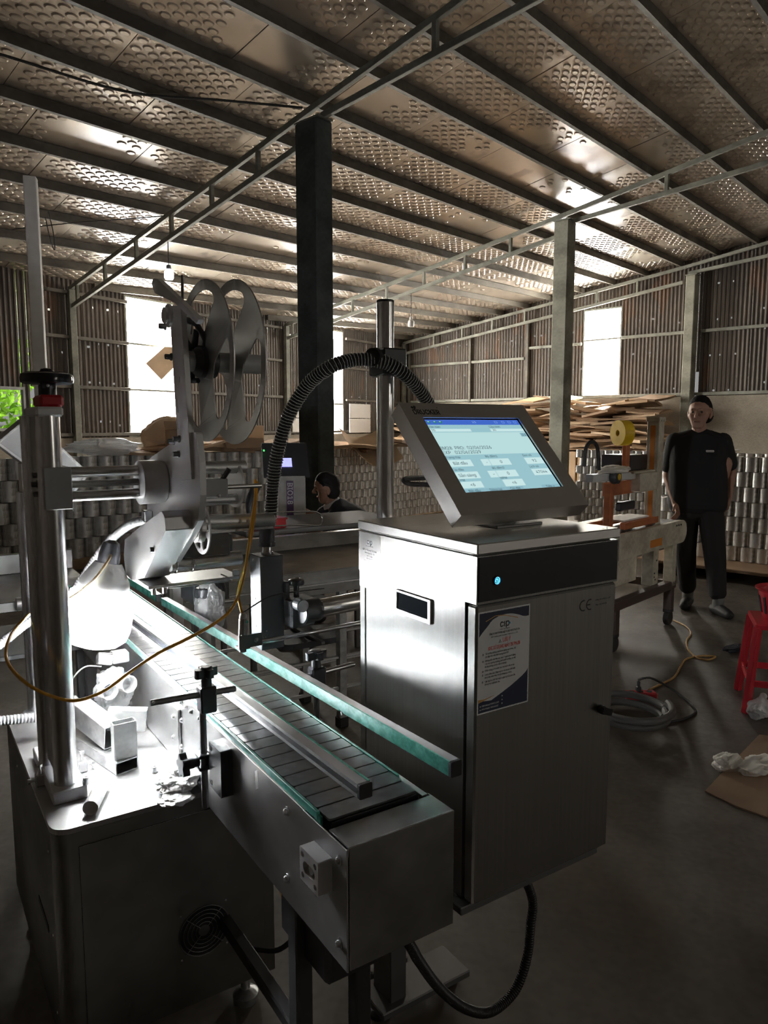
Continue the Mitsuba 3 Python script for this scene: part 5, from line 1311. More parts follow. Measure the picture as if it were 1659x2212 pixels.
put(k, 'screen', moved(flat(sbox(-.02, .10, .10, .18), .003, (0, 0, 1.16), (1, 0, 0), (0, .737, .676)), F @ trimesh.transformations.translation_matrix([.02, -.004, .0])), 'ink_cyan', smooth=False, label='glowing violet screen', **glow((.50, .45, 1.5)))
put(k, 'status_light', moved(cyl((-.06, .16, 1.33), (-.06, .155, 1.337), .006, 10), F), 'green_strip', **glow((.1, 1.2, .2)))
put(k, 'stand', moved(cat(bx(.06, .18, .1, .24, .03, .50, .004), bx(.0, .24, .02, .32, 0, .03, .004)), F), 'dark_steel')
put(k, 'hose', moved(tube([(-.12, .05, 1.1), (-.16, 0, 1.0), (-.14, 0, .85), (-.10, .03, .7)], .03, 12), F), 'black_plastic')
k = thing('red_box', 'small red plastic box behind the trough table', 'box')
rq = [(1.609, 3.75, 0.9819), (1.8164, 3.75, 0.8619)]
put(k, 'box', bx(rq[0][0], rq[1][0], 3.75, 3.90, .93, rq[0][2], .006), 'red_plastic')
put(k, 'lid', bx(rq[0][0] - .004, rq[1][0] + .004, 3.745, 3.905, rq[0][2] - .006, rq[0][2] + .004, .002), 'red_plastic')
k = thing('work_table', 'low steel table behind the trough where the seated man works', 'table')
put(k, 'top', bx(1.55, 2.60, 3.70, 4.25, .90, .93, .003), 'dark_steel')
for x in (1.6, 2.55):
    for y in (3.75, 4.2):
        put(k, 'leg', bx(x - .015, x + .015, y - .015, y + .015, 0, .90, .002), 'dark_steel')

# ---------------------------------------------------------------- carton sealer at the right
cs = thing('carton_sealer', 'worn cream and orange carton sealing machine with a tall post', 'carton sealer')
SO = np.array(B(.15, -3.40, 0)); FS = frame(SO, BP, BS)          # local x along p (right and away), y along s (left and away)
S_ = lambda m: moved(m, FS)


def sp_(px_pts):
    return px_pts


put(cs, 'post', S_(bx(-.045, .045, -.045, .045, .33, 1.545, .004)), 'cream_paint', label='tall cream post')
put(cs, 'orange_stripe', S_(bx(-.046, -.0455, -.018, .018, .72, 1.50)), 'orange_mark')
put(cs, 'cap_plate', S_(bx(-.055, .055, -.05, .05, 1.525, 1.56, .003)), 'cream_paint')
for x in (-.02, .02):
    put(cs, 'post_bolt', S_(cyl((x, -.0455, 1.535), (x, -.050, 1.535), .008, 8)), 'black_plastic')
for i in range(9):
    x, z = rng.uniform(-.03, .03), rng.uniform(.35, .75)
    put(cs, 'post_bolt', S_(cyl((x, -.0455, z), (x, -.049, z), .006, 8)), 'black_plastic')
put(cs, 'post', S_(bx(.17, .24, -.10, -.03, .30, .74, .004)), 'cream_paint')
put(cs, 'bed_beam', S_(flat(shapely.union_all([sbox(-.75, .62, .32, .79), Point(.32, .705).buffer(.085)]), .035, (0, -.07, 0), (1, 0, 0), (0, 0, 1))), 'cream_paint', smooth=25, label='cream side beam with a rounded end')
put(cs, 'bed_beam', S_(bx(-.75, .36, .38, .42, .62, .79, .004)), 'cream_paint')
put(cs, 'bed', S_(bx(-.75, .34, -.07, .40, .755, .785, .003)), 'worn_steel')
for x in (.20, .24, .28):
    put(cs, 'beam_bolt', S_(cyl((x, -.105, .76), (x, -.110, .76), .007, 8)), 'black_plastic')
put(cs, 'orange_bar', S_(bx(-.55, .0, -.05, -.01, .80, .845, .003)), 'orange_paint')
put(cs, 'orange_bar', S_(bx(-.75, -.05, .14, .19, .80, .845, .003)), 'orange_paint')
put(cs, 'print_strip', S_(flat(sbox(-.26, .645, -.06, .70), .001, (0, -.1055, 0), (1, 0, 0), (0, 0, 1))), 'orange_mark', smooth=False)
put(cs, 'upper_rail', S_(bar((-.95, .02, 1.165), (-.32, .02, 1.155), .06, .05)), 'anodised')
put(cs, 'knob', S_(lathe((-.69, -.01, 1.165), (0, -1, 0), [(.045, 0), (.05, .02), (.045, .045), (.02, .05)], 18)), 'black_plastic')
put(cs, 'knob_cap', S_(lathe((-.69, -.06, 1.165), (0, -1, 0), [(.022, 0), (.020, .004)], 16)), 'tape_yellow', label='yellow knob cap')
put(cs, 'head_block', S_(bx(-.33, -.05, -.05, .06, 1.04, 1.17, .006)), 'cream_paint', label='cream block of the taping head')
put(cs, 'orange_bar', S_(bx(-.68, -.30, .02, .06, 1.03, 1.12, .003)), 'orange_paint')
put(cs, 'orange_bar', S_(bx(-.68, -.63, .0, .05, .82, 1.12, .003)), 'orange_paint')
put(cs, 'tape_mast', S_(bx(-.47, -.41, .0, .03, 1.18, 1.42, .003)), 'orange_paint', label='rust coloured tape mast')
put(cs, 'box', S_(bx(-.36, -.07, .02, .24, 1.185, 1.295, .008)), 'black_plastic', label='black motor box')
put(cs, 'cover', S_(bx(-.40, .0, -.03, .26, 1.17, 1.185, .003)), 'cream_paint')
put(cs, 'brush', S_(bx(-.62, -.40, -.05, .0, .93, .99, .01)), 'black_plastic')
put(cs, 'white_label', S_(bx(-.52, -.10, -.02, .14, .846, .858, .003)), 'paper', label='white paper on the bed')
put(cs, 'white_film', S_(crumple((-.64, .0, 1.21), (.16, .08, .025), 44, 3, .3)), 'paper', smooth=False, label='white film on the upper frame')
for y in (-.07, .40):
    put(cs, 'frame_bar', S_(bx(-.80, .26, y - .03, y + .03, .28, .34, .004)), 'frame_brown', label='brown lower frame bar')
    for x in (-.72, .20):
        put(cs, 'leg', S_(bx(x - .03, x + .03, y - .03, y + .03, .12, .33, .004)), 'frame_brown')
        put(cs, 'caster', S_(cat(cyl((x - .0, y - .02, .055), (x, y + .02, .055), .055, 20, c=.006), bx(x - .03, x + .03, y - .03, y + .03, .10, .125, .003))), 'rubber', label='black castor')
put(cs, 'frame_bar', S_(bx(.17, .23, -.07, .40, .28, .34, .004)), 'frame_brown')
put(cs, 'control_box', S_(bx(-.62, -.05, .08, .36, .36, .60, .006)), 'cream_paint')
put(cs, 'cable', S_(tube([(-.9, -.02, 1.22), (-.95, -.03, 1.36), (-1.03, -.03, 1.40), (-1.10, -.03, 1.36), (-1.12, -.03, 1.25)], .012, 8)), 'rubber')
tp = thing('tape_roll', 'yellow roll of packing tape with black core on the sealer', 'tape roll')
tc = np.array([-.47, .0, 1.43])
put(tp, 'tape', S_(ringtube(tc + [-.10, .02, .02], (1, -.55, 0), .085, .020, .075, 36)), 'tape_yellow', label='yellow tape')
put(tp, 'core', S_(lathe(tc + [-.10, .02, .02], (1, -.55, 0), [(.018, .03), (.018, .0755), (.044, .0755), (.042, .088), (.012, .12)], 24)), 'black_plastic', label='black core')

# ---------------------------------------------------------------- things on the floor at the right
k = thing('stool', 'red plastic stool at the right edge', 'stool')
so = np.array([3.90, 2.04, 0.0]); FT = frame(so, (.80, .60, 0), (-.60, .80, 0))
R_ = lambda m: moved(m, FT)
put(k, 'seat', R_(bx(-.16, .16, -.16, .16, .445, .475, .012)), 'stool_red')
for sx in (-1, 1):
    for sy in (-1, 1):
        put(k, 'leg', R_(bar((sx * .185, sy * .185, 0), (sx * .145, sy * .145, .455), .035, .035)), 'stool_red')
for s in (-1, 1):
    put(k, 'rung', R_(bar((-.172, s * .172, .16), (.172, s * .172, .16), .012, .035)), 'stool_red')
    put(k, 'rung', R_(bar((s * .172, -.172, .16), (s * .172, .172, .16), .012, .035)), 'stool_red')
k = thing('basket', 'red plastic basket standing on the red stool', 'basket')
bsk = []
t = np.linspace(0, 2 * np.pi, 33)[:-1]
put(k, 'bowl', lathe(so + [0, 0, .476], (0, 0, 1), [(.005, 0), (.105, 0), (.110, .01), (.135, .15), (.150, .16), (.152, .166), (.130, .152), (.104, .012), (.005, .008)], 32, caps=False), 'stool_red')
for i in range(16):
    a = 2 * math.pi * i / 16
    d_ = np.array([math.cos(a), math.sin(a), 0])
    put(k, 'slot', bar(so + d_ * .1165 + [0, 0, .51], so + d_ * .1325 + [0, 0, .60], .016, .004, d_), 'black_plastic')
k = thing('white_bottle', 'crumpled pale plastic bottle lying under the red stool', 'bottle')
wb = np.array((3.6452, 2.0037, 0.05))
put(k, 'body', crumple(wb, (.075, .05, .05), 50, 3, .22), 'wrap', smooth=False)
put(k, 'neck', cyl(wb + [.04, .02, .02], wb + [.085, .03, .045], .018, 14, c=.003), 'white_plastic')
k = thing('power_strip', 'red power strip on the floor with a black plug in it', 'power strip')
ps = np.array((3.3502, 2.5132, 0.01)); FP = frame((ps[0], ps[1], 0), (.835, -.50, 0), (.5, .835, 0))
put(k, 'body', moved(bx(-.085, .085, -.03, .03, .001, .042, .006), FP), 'red_plastic')
for x in (-.05, 0, .05):
    put(k, 'socket', moved(cyl((x, 0, .042), (x, 0, .0435), .016, 16), FP), 'black_plastic')
put(k, 'plug', moved(cat(bx(-.025, .0, -.014, .014, .043, .075, .006), cyl((-.012, 0, .075), (-.012, 0, .10), .008, 10)), FP), 'rubber', label='black plug')
put(k, 'cord', tube([ps + [-.010, .006, .10], (3.3108, 2.4651, 0.14), (3.4672, 2.5237, 0.09), (3.5824, 2.4834, 0.02), (3.5143, 2.3188, 0.006), (3.4277, 2.2269, 0.006), (3.3005, 2.1995, 0.006), (3.1798, 2.2218, 0.006), (3.089, 2.2644, 0.012)], .006, 8), 'rubber')
k = thing('floor_cable', 'pale cable snaking over the floor from the red power strip to the sealer', 'cable')
put(k, None, tube([(3.4977, 2.5671, 0.006), (3.6445, 2.5888, 0.006), (3.7702, 2.6105, 0.006), (3.873, 2.6516, 0.006), (4.0065, 2.7194, 0.006), (4.1663, 2.7905, 0.006), (4.2968, 2.7853, 0.006), (4.3761, 2.7214, 0.006), (4.277, 2.7062, 0.006), (4.258, 2.776, 0.006), (4.3484, 2.8951, 0.006), (4.5256, 3.0345, 0.006), (4.7258, 3.1383, 0.006), (4.8691, 3.2825, 0.006), (4.936, 3.4294, 0.006)], .006, 8), 'amber_cable')
k = thing('hose_coil', 'grey hose coiled on the floor beside the cabinet', 'hose')
hcn = np.array((3.0535, 2.3356, 0.02))
t = np.linspace(0, 4 * np.pi, 70)
put(k, 'hose', sweep([hcn + np.array([.835, -.5, 0]) * ((.17 + .02 * (a > 6.3)) * math.cos(a)) + np.array([.5, .835, 0]) * ((.20 + .02 * (a > 6.3)) * math.sin(a)) + [0, 0, .0 + .012 * a / 2] for a in t], .019, 10), 'hose_grey')
put(k, 'end_cap', cyl(hcn + [.14, -.09, .05], hcn + [.19, -.10, .03], .022, 14, c=.004), 'rubber')
k = thing('floor_cardboard', 'flat piece of brown cardboard lying on the floor at the right', 'cardboard')
fcp = Polygon([(p[0], p[1]) for p in [(2.6941, 1.6882, 0), (2.8173, 1.7217, 0), (3.4213, 1.8768, 0), (3.5548, 1.7251, 0), (2.7546, 1.2814, 0), (2.7061, 1.438, 0), (2.6849, 1.5475, 0)]])
put(k, None, flat(fcp, .006, (0, 0, .002), (1, 0, 0), (0, 1, 0)), 'cardboard_2', smooth=False)
for i, (q_, r_, lab) in enumerate((((2.96, 1.7597, 0.03), (.07, .05, .035), 'white crumpled paper on the floor cardboard, left of two'), ((3.0401, 1.6697, 0.03), (.10, .06, .03), 'white crumpled paper on the floor cardboard, right of two'))):
    k = thing('crumpled_paper', lab, 'paper')
    put(k, None, crumple((q_[0], q_[1], .008 + r_[2] * .8), r_, 60 + i, 3, .35), 'paper', smooth=False)
k = thing('dark_scrap', 'small dark rag on the floor left of the red stool', 'rag')
q_ = (4.6093, 2.72, 0.01)
put(k, None, crumple((q_[0], q_[1], .022), (.10, .05, .02), 70, 3, .3), 'navy_cloth', smooth=False)
# ---------------------------------------------------------------- tins: walls of cans along the side wall and on the pallet
def canmesh(r, h, n=20):
    pr_ = [(r * .90, .004), (r * .93, 0), (r, .002), (r, .006), (r * .985, .009)]
    for z in (.33, .66):
        pr_ += [(r * .985, h * z - .004), (r * .976, h * z), (r * .985, h * z + .004)]
    pr_ += [(r * .985, h - .009), (r, h - .006), (r, h - .002), (r * .93, h), (r * .90, h - .005), (r * .62, h - .005), (r * .60, h - .002), (r * .01, h - .002)]
    return lathe((0, 0, 0), (0, 0, 1), pr_, n, caps=False)


steel('tin_dull', (.56, .56, .55), .18, .24)


def can_wall(name, label, group, base, along, inward, cols, rows, r, h, z0, m, skip=lambda i, j: False, n=20):
    src = mikit.ply(canmesh(r, h, n), m, 40)
    for j in range(rows):
        for i in range(cols):
            if skip(i, j): continue
            o = np.array(base) + along * ((i + .5 * (j % 2)) * r * 2.03 + rng.uniform(-.002, .002)) + inward * rng.uniform(0, .010) + [0, 0, z0 + j * (h + .0015)]
            key = thing(name, label, 'can', group)
            a = rng.uniform(0, 360)
            scene[key] = {**src, 'to_world': T().translate([float(v) for v in o]).rotate([0, 0, 1], a)}


can_wall('large_tin', 'large plain tin can in the wall of stacked tins on the left', 'large tins stacked along the left', B(-2.95, 2.08, 0), BP, BS, 26, 5, .0915, .214, .10, 'tin_dull', n=24)
can_wall('small_tin', 'one litre tin in the tall wall of small tins behind the chrome post', 'small tins stacked by the side wall', B(2.02, 1.99, 0), BP, BS, 33, 9, .0555, .118, .10, 'tin', n=16)
can_wall('narrow_tin', 'small shiny tin in the wall of tins behind the carton sealer', 'small tins behind the sealer', B(3.85, -3.3, 0), BS, BP, 25, 10, .0495, .103, .14, 'tin', n=16)
can_wall('wide_tin', 'wide tin in the stack on the pallet behind the standing man', 'wide tins on the right pallet', B(2.72, -4.95, 0), BS, BP, 17, 7, .0735, .148, .145, 'tin', n=24)
# thin boards under the tins
for nm, lab, b in (('plank_base', 'low wooden plank base under the large tins', bbox(-3.1, 1.90, 1.92, 2.35, 0, .10, .004)), ('plank_base', 'low wooden plank base under the small tins by the side wall', bbox(1.93, 5.85, 1.88, 2.25, 0, .10, .004)), ('plank_base', 'low wooden base under the tins behind the sealer', bbox(3.75, 4.2, -3.4, -.65, 0, .14, .004))):
    k = thing(nm, lab, 'board'); put(k, None, b, 'bare_wood')
pk = thing('pallet', 'wooden pallet covered with brown board under the right stack of tins', 'pallet')
put(pk, 'cover_board', bbox(2.20, 3.60, -5.6, -2.4, .128, .142, .003), 'cardboard_0')
for s in (-5.5, -4.0, -2.5):
    put(pk, 'bearer', bbox(2.22, 3.58, s - .05, s + .05, 0, .106, .004), 'bare_wood')
for i in range(7):
    put(pk, 'board', bbox(2.22 + i * .2, 2.36 + i * .2, -5.55, -2.45, .106, .127, .002), 'bare_wood')

# cardboard: bent flat sheets, and cartons
def bent(w, d, th, bend, seed, n=7, amp=.03):
    """A sheet of cardboard, w by d, gently warped and bent by the angle 'bend' along its middle."""
    gx, gy = np.meshgrid(np.linspace(-w / 2, w / 2, n), np.linspace(-d / 2, d / 2, n))
    z = amp * (meshkit.noise(np.stack([gx * 3 + seed, gy * 3, gx * 0 + seed], -1), seed) - .5) * 2 + np.maximum(0, np.abs(gx) - w * .15) * math.tan(bend)
    top = np.stack([gx, gy, z + th], -1).reshape(-1, 3); low = np.stack([gx, gy, z], -1).reshape(-1, 3)
    f = []
    for i in range(n - 1):
        for j in range(n - 1):
            a = i * n + j
            f += [(a, a + 1, a + n + 1), (a, a + n + 1, a + n)]
    f = np.array(f); N = n * n
    edge = [j for j in range(n)] + [i * n + n - 1 for i in range(1, n)] + [(n - 1) * n + j for j in range(n - 2, -1, -1)] + [i * n for i in range(n - 2, 0, -1)]
    sd = []
    for a, b in zip(edge, edge[1:] + edge[:1]):
        sd += [(a, a + N, b + N), (a, b + N, b)]
    m = trimesh.Trimesh(np.vstack([low, top]), np.vstack([f[:, ::-1], f + N, np.array(sd)]), process=False)
    m.fix_normals()
    return m


SHEETS = []
for i in range(8):
    mm = bent(rng.uniform(.7, 1.15), rng.uniform(.45, .75), rng.uniform(.018, .055), rng.uniform(-.16, .16), i + 1, 6, .012)
    SHEETS += [mikit.ply(mm, f'cardboard_{(i + k) % 4}', False) for k in range(2)]


def lay(label, group, o, yaw, tilt, roll, i):
    key = thing('cardboard_sheet', label, 'cardboard', group)
    scene[key] = {**SHEETS[i % len(SHEETS)], 'to_world': T().translate([float(v) for v in o]).rotate([0, 0, 1], math.degrees(yaw)).rotate([0, 1, 0], math.degrees(tilt)).rotate([1, 0, 0], math.degrees(roll))}


# base cartons hidden below the pile, then the pile of flattened boxes along the gable wall
byaw = math.atan2(BP[1], BP[0])
for i in range(8):
    k = thing('carton', 'closed brown carton under the pile of flat cardboard along the gable wall', 'carton', 'cartons under the cardboard pile')
    put(k, 'box', bbox(8.35, 9.25, -.0 + i * .82, .78 + i * .82, 0, .98, .006), 'cardboard_1')
    put(k, 'flap_tape', bbox(8.35, 9.25, +.36 + i * .82, .42 + i * .82, .98, .982), 'cardboard_3')
n_ = 0
for i in range(10):
    s0 = .25 + i * .66
    top = rng.uniform(1.85, 2.10) if i < 5 else rng.uniform(1.78, 1.98)
    z = 1.0
    while z < top:
        lay('flattened brown carton in the loose pile along the gable wall', 'flattened cartons along the gable wall', B(8.75 + rng.uniform(-.12, .05), s0 + rng.uniform(-.25, .25), z), byaw + rng.choice([0, math.pi / 2]) + rng.uniform(-.5, .5), rng.uniform(-.10, .10), rng.uniform(-.20, .20), rng.randrange(16))
        z += rng.uniform(.075, .13); n_ += 1
# on the tins along the left and in the middle
zt_ = .10 + 5 * .2155
sheets = [(-.85, 2.1, .02, .05), (-.35, 2.02, .03, -.08), (.05, 2.1, .07, .1), (.5, 2.05, .03, .05), (1.0, 2.08, .05, -.08)]
for i, (p_, s_, dz, tl) in enumerate(sheets):
    lay('loose kraft cardboard sheet lying on the large tins at the left', 'kraft sheets on the large tins', B(p_, s_, zt_ + dz), byaw + rng.uniform(-.4, .4), tl, rng.uniform(-.1, .1), i)
k = thing('kraft_bundle', 'rounded bundle of kraft paper in front of the tall window', 'paper')
bq = B(-.30, 2.42, zt_)
put(k, None, crumple((bq[0], bq[1], zt_ + .20), (.30, .20, .22), 80, 4, .18, 1.6), 'cardboard_3', smooth=40)


def carton(key_label, o, yaw, w, d, h, m, open_top=True):
    k = thing('carton', key_label, 'carton')
    FF = frame(o, (math.cos(yaw), math.sin(yaw), 0), (-math.sin(yaw), math.cos(yaw), 0)); t = .008
    if open_top:
        put(k, 'box', moved(cat(bx(-w / 2, w / 2, -d / 2, -d / 2 + t, 0, h), bx(-w / 2, w / 2, d / 2 - t, d / 2, 0, h), bx(-w / 2, -w / 2 + t, -d / 2, d / 2, 0, h), bx(w / 2 - t, w / 2, -d / 2, d / 2, 0, h), bx(-w / 2, w / 2, -d / 2, d / 2, 0, t)), FF), m)
        put(k, 'flap', moved(bar((0, d / 2, h), (0, d / 2 + d * .35, h + .10), w, .006, (0, 0, 1)), FF), m)
        put(k, 'flap', moved(bar((0, -d / 2, h), (0, -d / 2 - d * .2, h - .12), w, .006, (0, 0, 1)), FF), m)
    else:
        put(k, 'box', moved(bx(-w / 2, w / 2, -d / 2, d / 2, 0, h, .005), FF), m)
        put(k, 'tape', moved(bx(-w / 2, w / 2, -.025, .025, h, h + .001), FF), 'cardboard_3')
    return k


carton('dark open carton on the large tins behind the applicator plate', B(-.42, 1.90, zt_ + .01), byaw - .4, .34, .30, .26, 'cardboard_2')
carton('open brown carton with raised flap on the large tins under the reels', B(.38, 1.98, zt_ + .01), byaw - .1, .55, .36, .16, 'cardboard_2')
carton('small upright tan carton on the tins right of the reels', B(.92, 2.30, zt_ + .02), byaw, .22, .10, .30, 'cardboard_3', False)
carton('closed brown carton at the foot of the small tins, under the screen', B(5.25, 1.35, 0), byaw, .42, .32, .44, 'cardboard_1', False)
carton('brown carton on top of the right stack of tins', B(2.92, -4.72, .145 + 7 * .1495), byaw, .40, .40, .34, 'cardboard_2', False)
for i, (p_, s_, dz, tl, rl) in enumerate(((2.3, 1.95, .03, .05, .08), (2.9, 1.92, .03, -.06, .1), (3.5, 1.95, .05, .06, .08))):
    lay('kraft sheet draped over the small tins beside the dark column', 'kraft sheets on the small tins', B(p_, s_, .10 + 9 * .1195 + dz), byaw + rng.uniform(-.3, .3), tl, rl, i + 2)
dr1 = bent(.9, .6, .006, -.5, 31, 9, .05)
k = thing('kraft_drape', 'brown kraft paper hanging down over the small tins right of the dark column', 'paper')
put(k, None, moved(dr1, frame(B(2.55, 1.84, .10 + 9 * .1195 - .06), BP, -BS * .75 + np.array([0, 0, -.65]))), 'cardboard_3', smooth=40)
k = thing('plastic_sheet', 'crumpled clear plastic sheet lying on the large tins right of the mast', 'plastic')
pq_ = B(-1.35, 1.95, zt_ + .09)
put(k, None, crumple(pq_, (.36, .16, .085), 90, 4, .35, 2.4), 'wrap_thin', smooth=False)
for i, (s_, lab) in enumerate(((-3.1, 'kraft paper lying on the tins behind the sealer'), (-4.1, 'kraft paper lying on the right stack of tins'))):
    k = thing('kraft_paper', lab, 'paper')
    o = B(3.95 if i == 0 else 2.9, s_ + (.6 if i == 0 else 0), (.14 + 10 * .1045 if i == 0 else .145 + 7 * .1495) + .012)
    put(k, None, moved(bent(.55, .34, .004, .12, 40 + i, 8, .02), frame(o, BS, -BP)), 'paper', smooth=False)
# ---------------------------------------------------------------- people: hulls of spheres joined into one surface and smoothed
def ball(p, r):
    return m3.Manifold.sphere(float(r), 20).translate([float(v) for v in p])


def bone(a, ra, b, rb):
    return m3.Manifold.batch_hull([ball(a, ra), ball(b, rb)])


def chain(*pr_):
    return [bone(pr_[i][0], pr_[i][1], pr_[i + 1][0], pr_[i + 1][1]) for i in range(len(pr_) - 1)]


def fuse(parts, length=.016, it=8):
    u = m3.Manifold.batch_boolean(parts, m3.OpType.Add).refine_to_length(length)
    v = u.to_mesh(); m = trimesh.Trimesh(v.vert_properties[:, :3], v.tri_verts, process=True)
    trimesh.smoothing.filter_taubin(m, lamb=.5, nu=.52, iterations=it)
    return m


def hand(w, d, side, k=1.0):
    """A relaxed hand from the wrist w along d; side: the thumb's side."""
    w, d, side = (np.array(v, float) for v in (w, d, side)); d /= np.linalg.norm(d); side -= d * (side @ d); side /= np.linalg.norm(side)
    n = np.cross(d, side); out = [m3.Manifold.batch_hull([ball(w, .026 * k), ball(w + d * .075 * k + side * .028 * k, .014 * k), ball(w + d * .075 * k - side * .030 * k, .013 * k)])]
    for i, (o, L) in enumerate(((.028, .068), (.009, .076), (-.010, .070), (-.029, .055))):
        b = w + d * .074 * k + side * o * k; c = b + (d * .8 + n * .5) * L * .5 * k; e = c + (d * .45 + n * .85) * L * .5 * k
        out += chain((b, .0095 * k), (c, .0085 * k), (e, .0072 * k))
    b = w + d * .022 * k + side * .024 * k; c = b + (d * .6 + side * .65 + n * .25) * .042 * k
    out += chain((b, .0125 * k), (c, .010 * k), (c + (d * .85 + n * .4) * .030 * k, .0085 * k))
    return out


def head(c, f, r, up=(0, 0, 1), k=1.0):
    """Skull, jaw, nose, brow, lips and ears; f: the way the face looks, r: towards the person's left in view."""
    c, f, r, u = (np.array(v, float) for v in (c, f, r, up))
    P = lambda a, b, h: c + (f * a + r * b + u * h) * k
    out = [m3.Manifold.batch_hull([ball(P(-.025, 0, .035), .082 * k), ball(P(.015, 0, .045), .072 * k)]),
           m3.Manifold.batch_hull([ball(P(.025, .035, -.005), .038 * k), ball(P(.025, -.035, -.005), .038 * k), ball(P(.040, .016, -.078), .026 * k), ball(P(.040, -.016, -.078), .026 * k), ball(P(-.01, 0, .03), .07 * k)])]
    out += chain((P(.082, 0, .022), .010 * k), (P(.103, 0, -.012), .0125 * k))
    out += [bone(P(.088, .010, -.018), .008 * k, P(.088, -.010, -.018), .008 * k), bone(P(.074, .018, -.050), .008 * k, P(.074, -.018, -.050), .008 * k),
            bone(P(.078, .036, .036), .009 * k, P(.083, .010, .034), .009 * k), bone(P(.078, -.036, .036), .009 * k, P(.083, -.010, .034), .009 * k)]
    for s in (-1, 1):
        out += [m3.Manifold.batch_hull([ball(P(-.012, s * .076, .022), .012 * k), ball(P(-.014, s * .080, -.002), .011 * k), ball(P(-.006, s * .074, -.022), .008 * k)])]
    return out, P


# the standing man: local frame a (image right), f (towards the camera), z up
mo_ = np.array([5.44, 3.52, 0.0]); fa = np.array([-.842, -.539, 0]); ra = np.array([.539, -.842, 0])
W = lambda x, f, z: mo_ + ra * x + fa * f + np.array([0, 0, z])
pm = thing('person', 'man in black t-shirt and dark trousers standing behind the carton sealer', 'person')
hd, HP = head(W(-.09, .02, 1.585), fa * .97 - ra * .2, ra * .97 + fa * .2, k=1.08)
R_wr, L_wr = W(-.235, .10, .87), W(.150, -.06, .92)
R_el, L_el = W(-.305, .0, 1.09), W(.160, -.06, 1.13)
R_sh, L_sh = W(-.265, .0, 1.37), W(.085, .0, 1.37)
R_hip, L_hip = W(-.155, 0, .88), W(.015, 0, .88)
R_kn, L_kn = W(-.150, .03, .50), W(.070, .10, .50)
R_an, L_an = W(-.115, -.08, .10), W(.115, .12, .10)
skin = hd + chain((W(-.09, -.01, 1.36), .058), (W(-.09, .005, 1.50), .054)) + [m3.Manifold.batch_hull([ball(R_sh, .055), ball(L_sh, .055), ball(W(0, -.02, 1.30), .07)]), m3.Manifold.batch_hull([ball(W(-.09, 0, 1.2), .08), ball(W(.09, 0, 1.2), .08), ball(R_hip, .085), ball(L_hip, .085)])]
for sh, el, wr in ((R_sh, R_el, R_wr), (L_sh, L_el, L_wr)):
    skin += chain((sh, .052), (el, .042), (wr, .027))
skin += hand(R_wr, R_wr - R_el + fa * .03, fa, 1.05) + hand(L_wr, L_wr - L_el, fa, 1.05)
for hp_, kn_, an_ in ((R_hip, R_kn, R_an), (L_hip, L_kn, L_an)):
    skin += chain((hp_, .085), (kn_, .056), (an_, .036))
put(pm, 'body', fuse(skin, .012, 6), 'skin', smooth=60)
shirt = [m3.Manifold.batch_hull([ball(W(-.24, 0, 1.365), .074), ball(W(.06, 0, 1.365), .074), ball(W(-.135, 0, 1.405), .068), ball(W(-.045, 0, 1.405), .068), ball(W(-.20, .02, 1.22), .11), ball(W(.025, .02, 1.22), .11)]),
         m3.Manifold.batch_hull([ball(W(-.20, .02, 1.22), .11), ball(W(.025, .02, 1.22), .11), ball(W(-.185, .02, .88), .115), ball(W(.035, .02, .88), .115)])]
for sh, el in ((R_sh, R_el), (L_sh, L_el)):
    shirt += chain((sh, .074), (sh + (el - sh) * .72, .068))
put(pm, 't_shirt', fuse(shirt, .02, 8), 'black_cloth', smooth=60, label='black t-shirt')
tr_ = [m3.Manifold.batch_hull([ball(R_hip + [0, 0, .05], .105), ball(L_hip + [0, 0, .05], .105), ball(W(-.14, 0, .80), .10), ball(W(.0, 0, .80), .10)])]
for hp_, kn_, an_ in ((R_hip, R_kn, R_an), (L_hip, L_kn, L_an)):
    tr_ += chain((hp_, .105), (kn_, .085), (kn_ + (an_ - kn_) * .80, .068))
put(pm, 'trousers', fuse(tr_, .02, 8), 'dark_trousers', smooth=60, label='dark trousers')
hr = [m3.Manifold.batch_hull([ball(HP(-.035, 0, .045), .088), ball(HP(-.005, 0, .068), .084)]), m3.Manifold.batch_hull([ball(HP(-.05, .03, -.01), .06), ball(HP(-.05, -.03, -.01), .06), ball(HP(-.03, 0, .05), .085)])]
cut = m3.Manifold.batch_hull([ball(HP(.115, s * .045, h), .062) for s in (-1, 1) for h in (-.12, .040)])
hm = (m3.Manifold.batch_boolean(hr, m3.OpType.Add) - cut).refine_to_length(.014).to_mesh()
put(pm, 'hair', trimesh.Trimesh(hm.vert_properties[:, :3], hm.tri_verts), 'hair', smooth=60, label='short black hair')
for s in (-1, 1):
    ey = HP(.079, s * .031, .018)
    put(pm, 'eye', trimesh.creation.icosphere(2, .0085).apply_translation(ey), 'ink_black', smooth=True)
put(pm, 'mouth', bone(HP(.082, .017, -.050), .0042, HP(.082, -.017, -.050), .0042).to_mesh() and trimesh.Trimesh(*(lambda q: (q.vert_properties[:, :3], q.tri_verts))(bone(HP(.082, .017, -.050), .0042, HP(.082, -.017, -.050), .0042).to_mesh())), 'skin_dark', smooth=60)
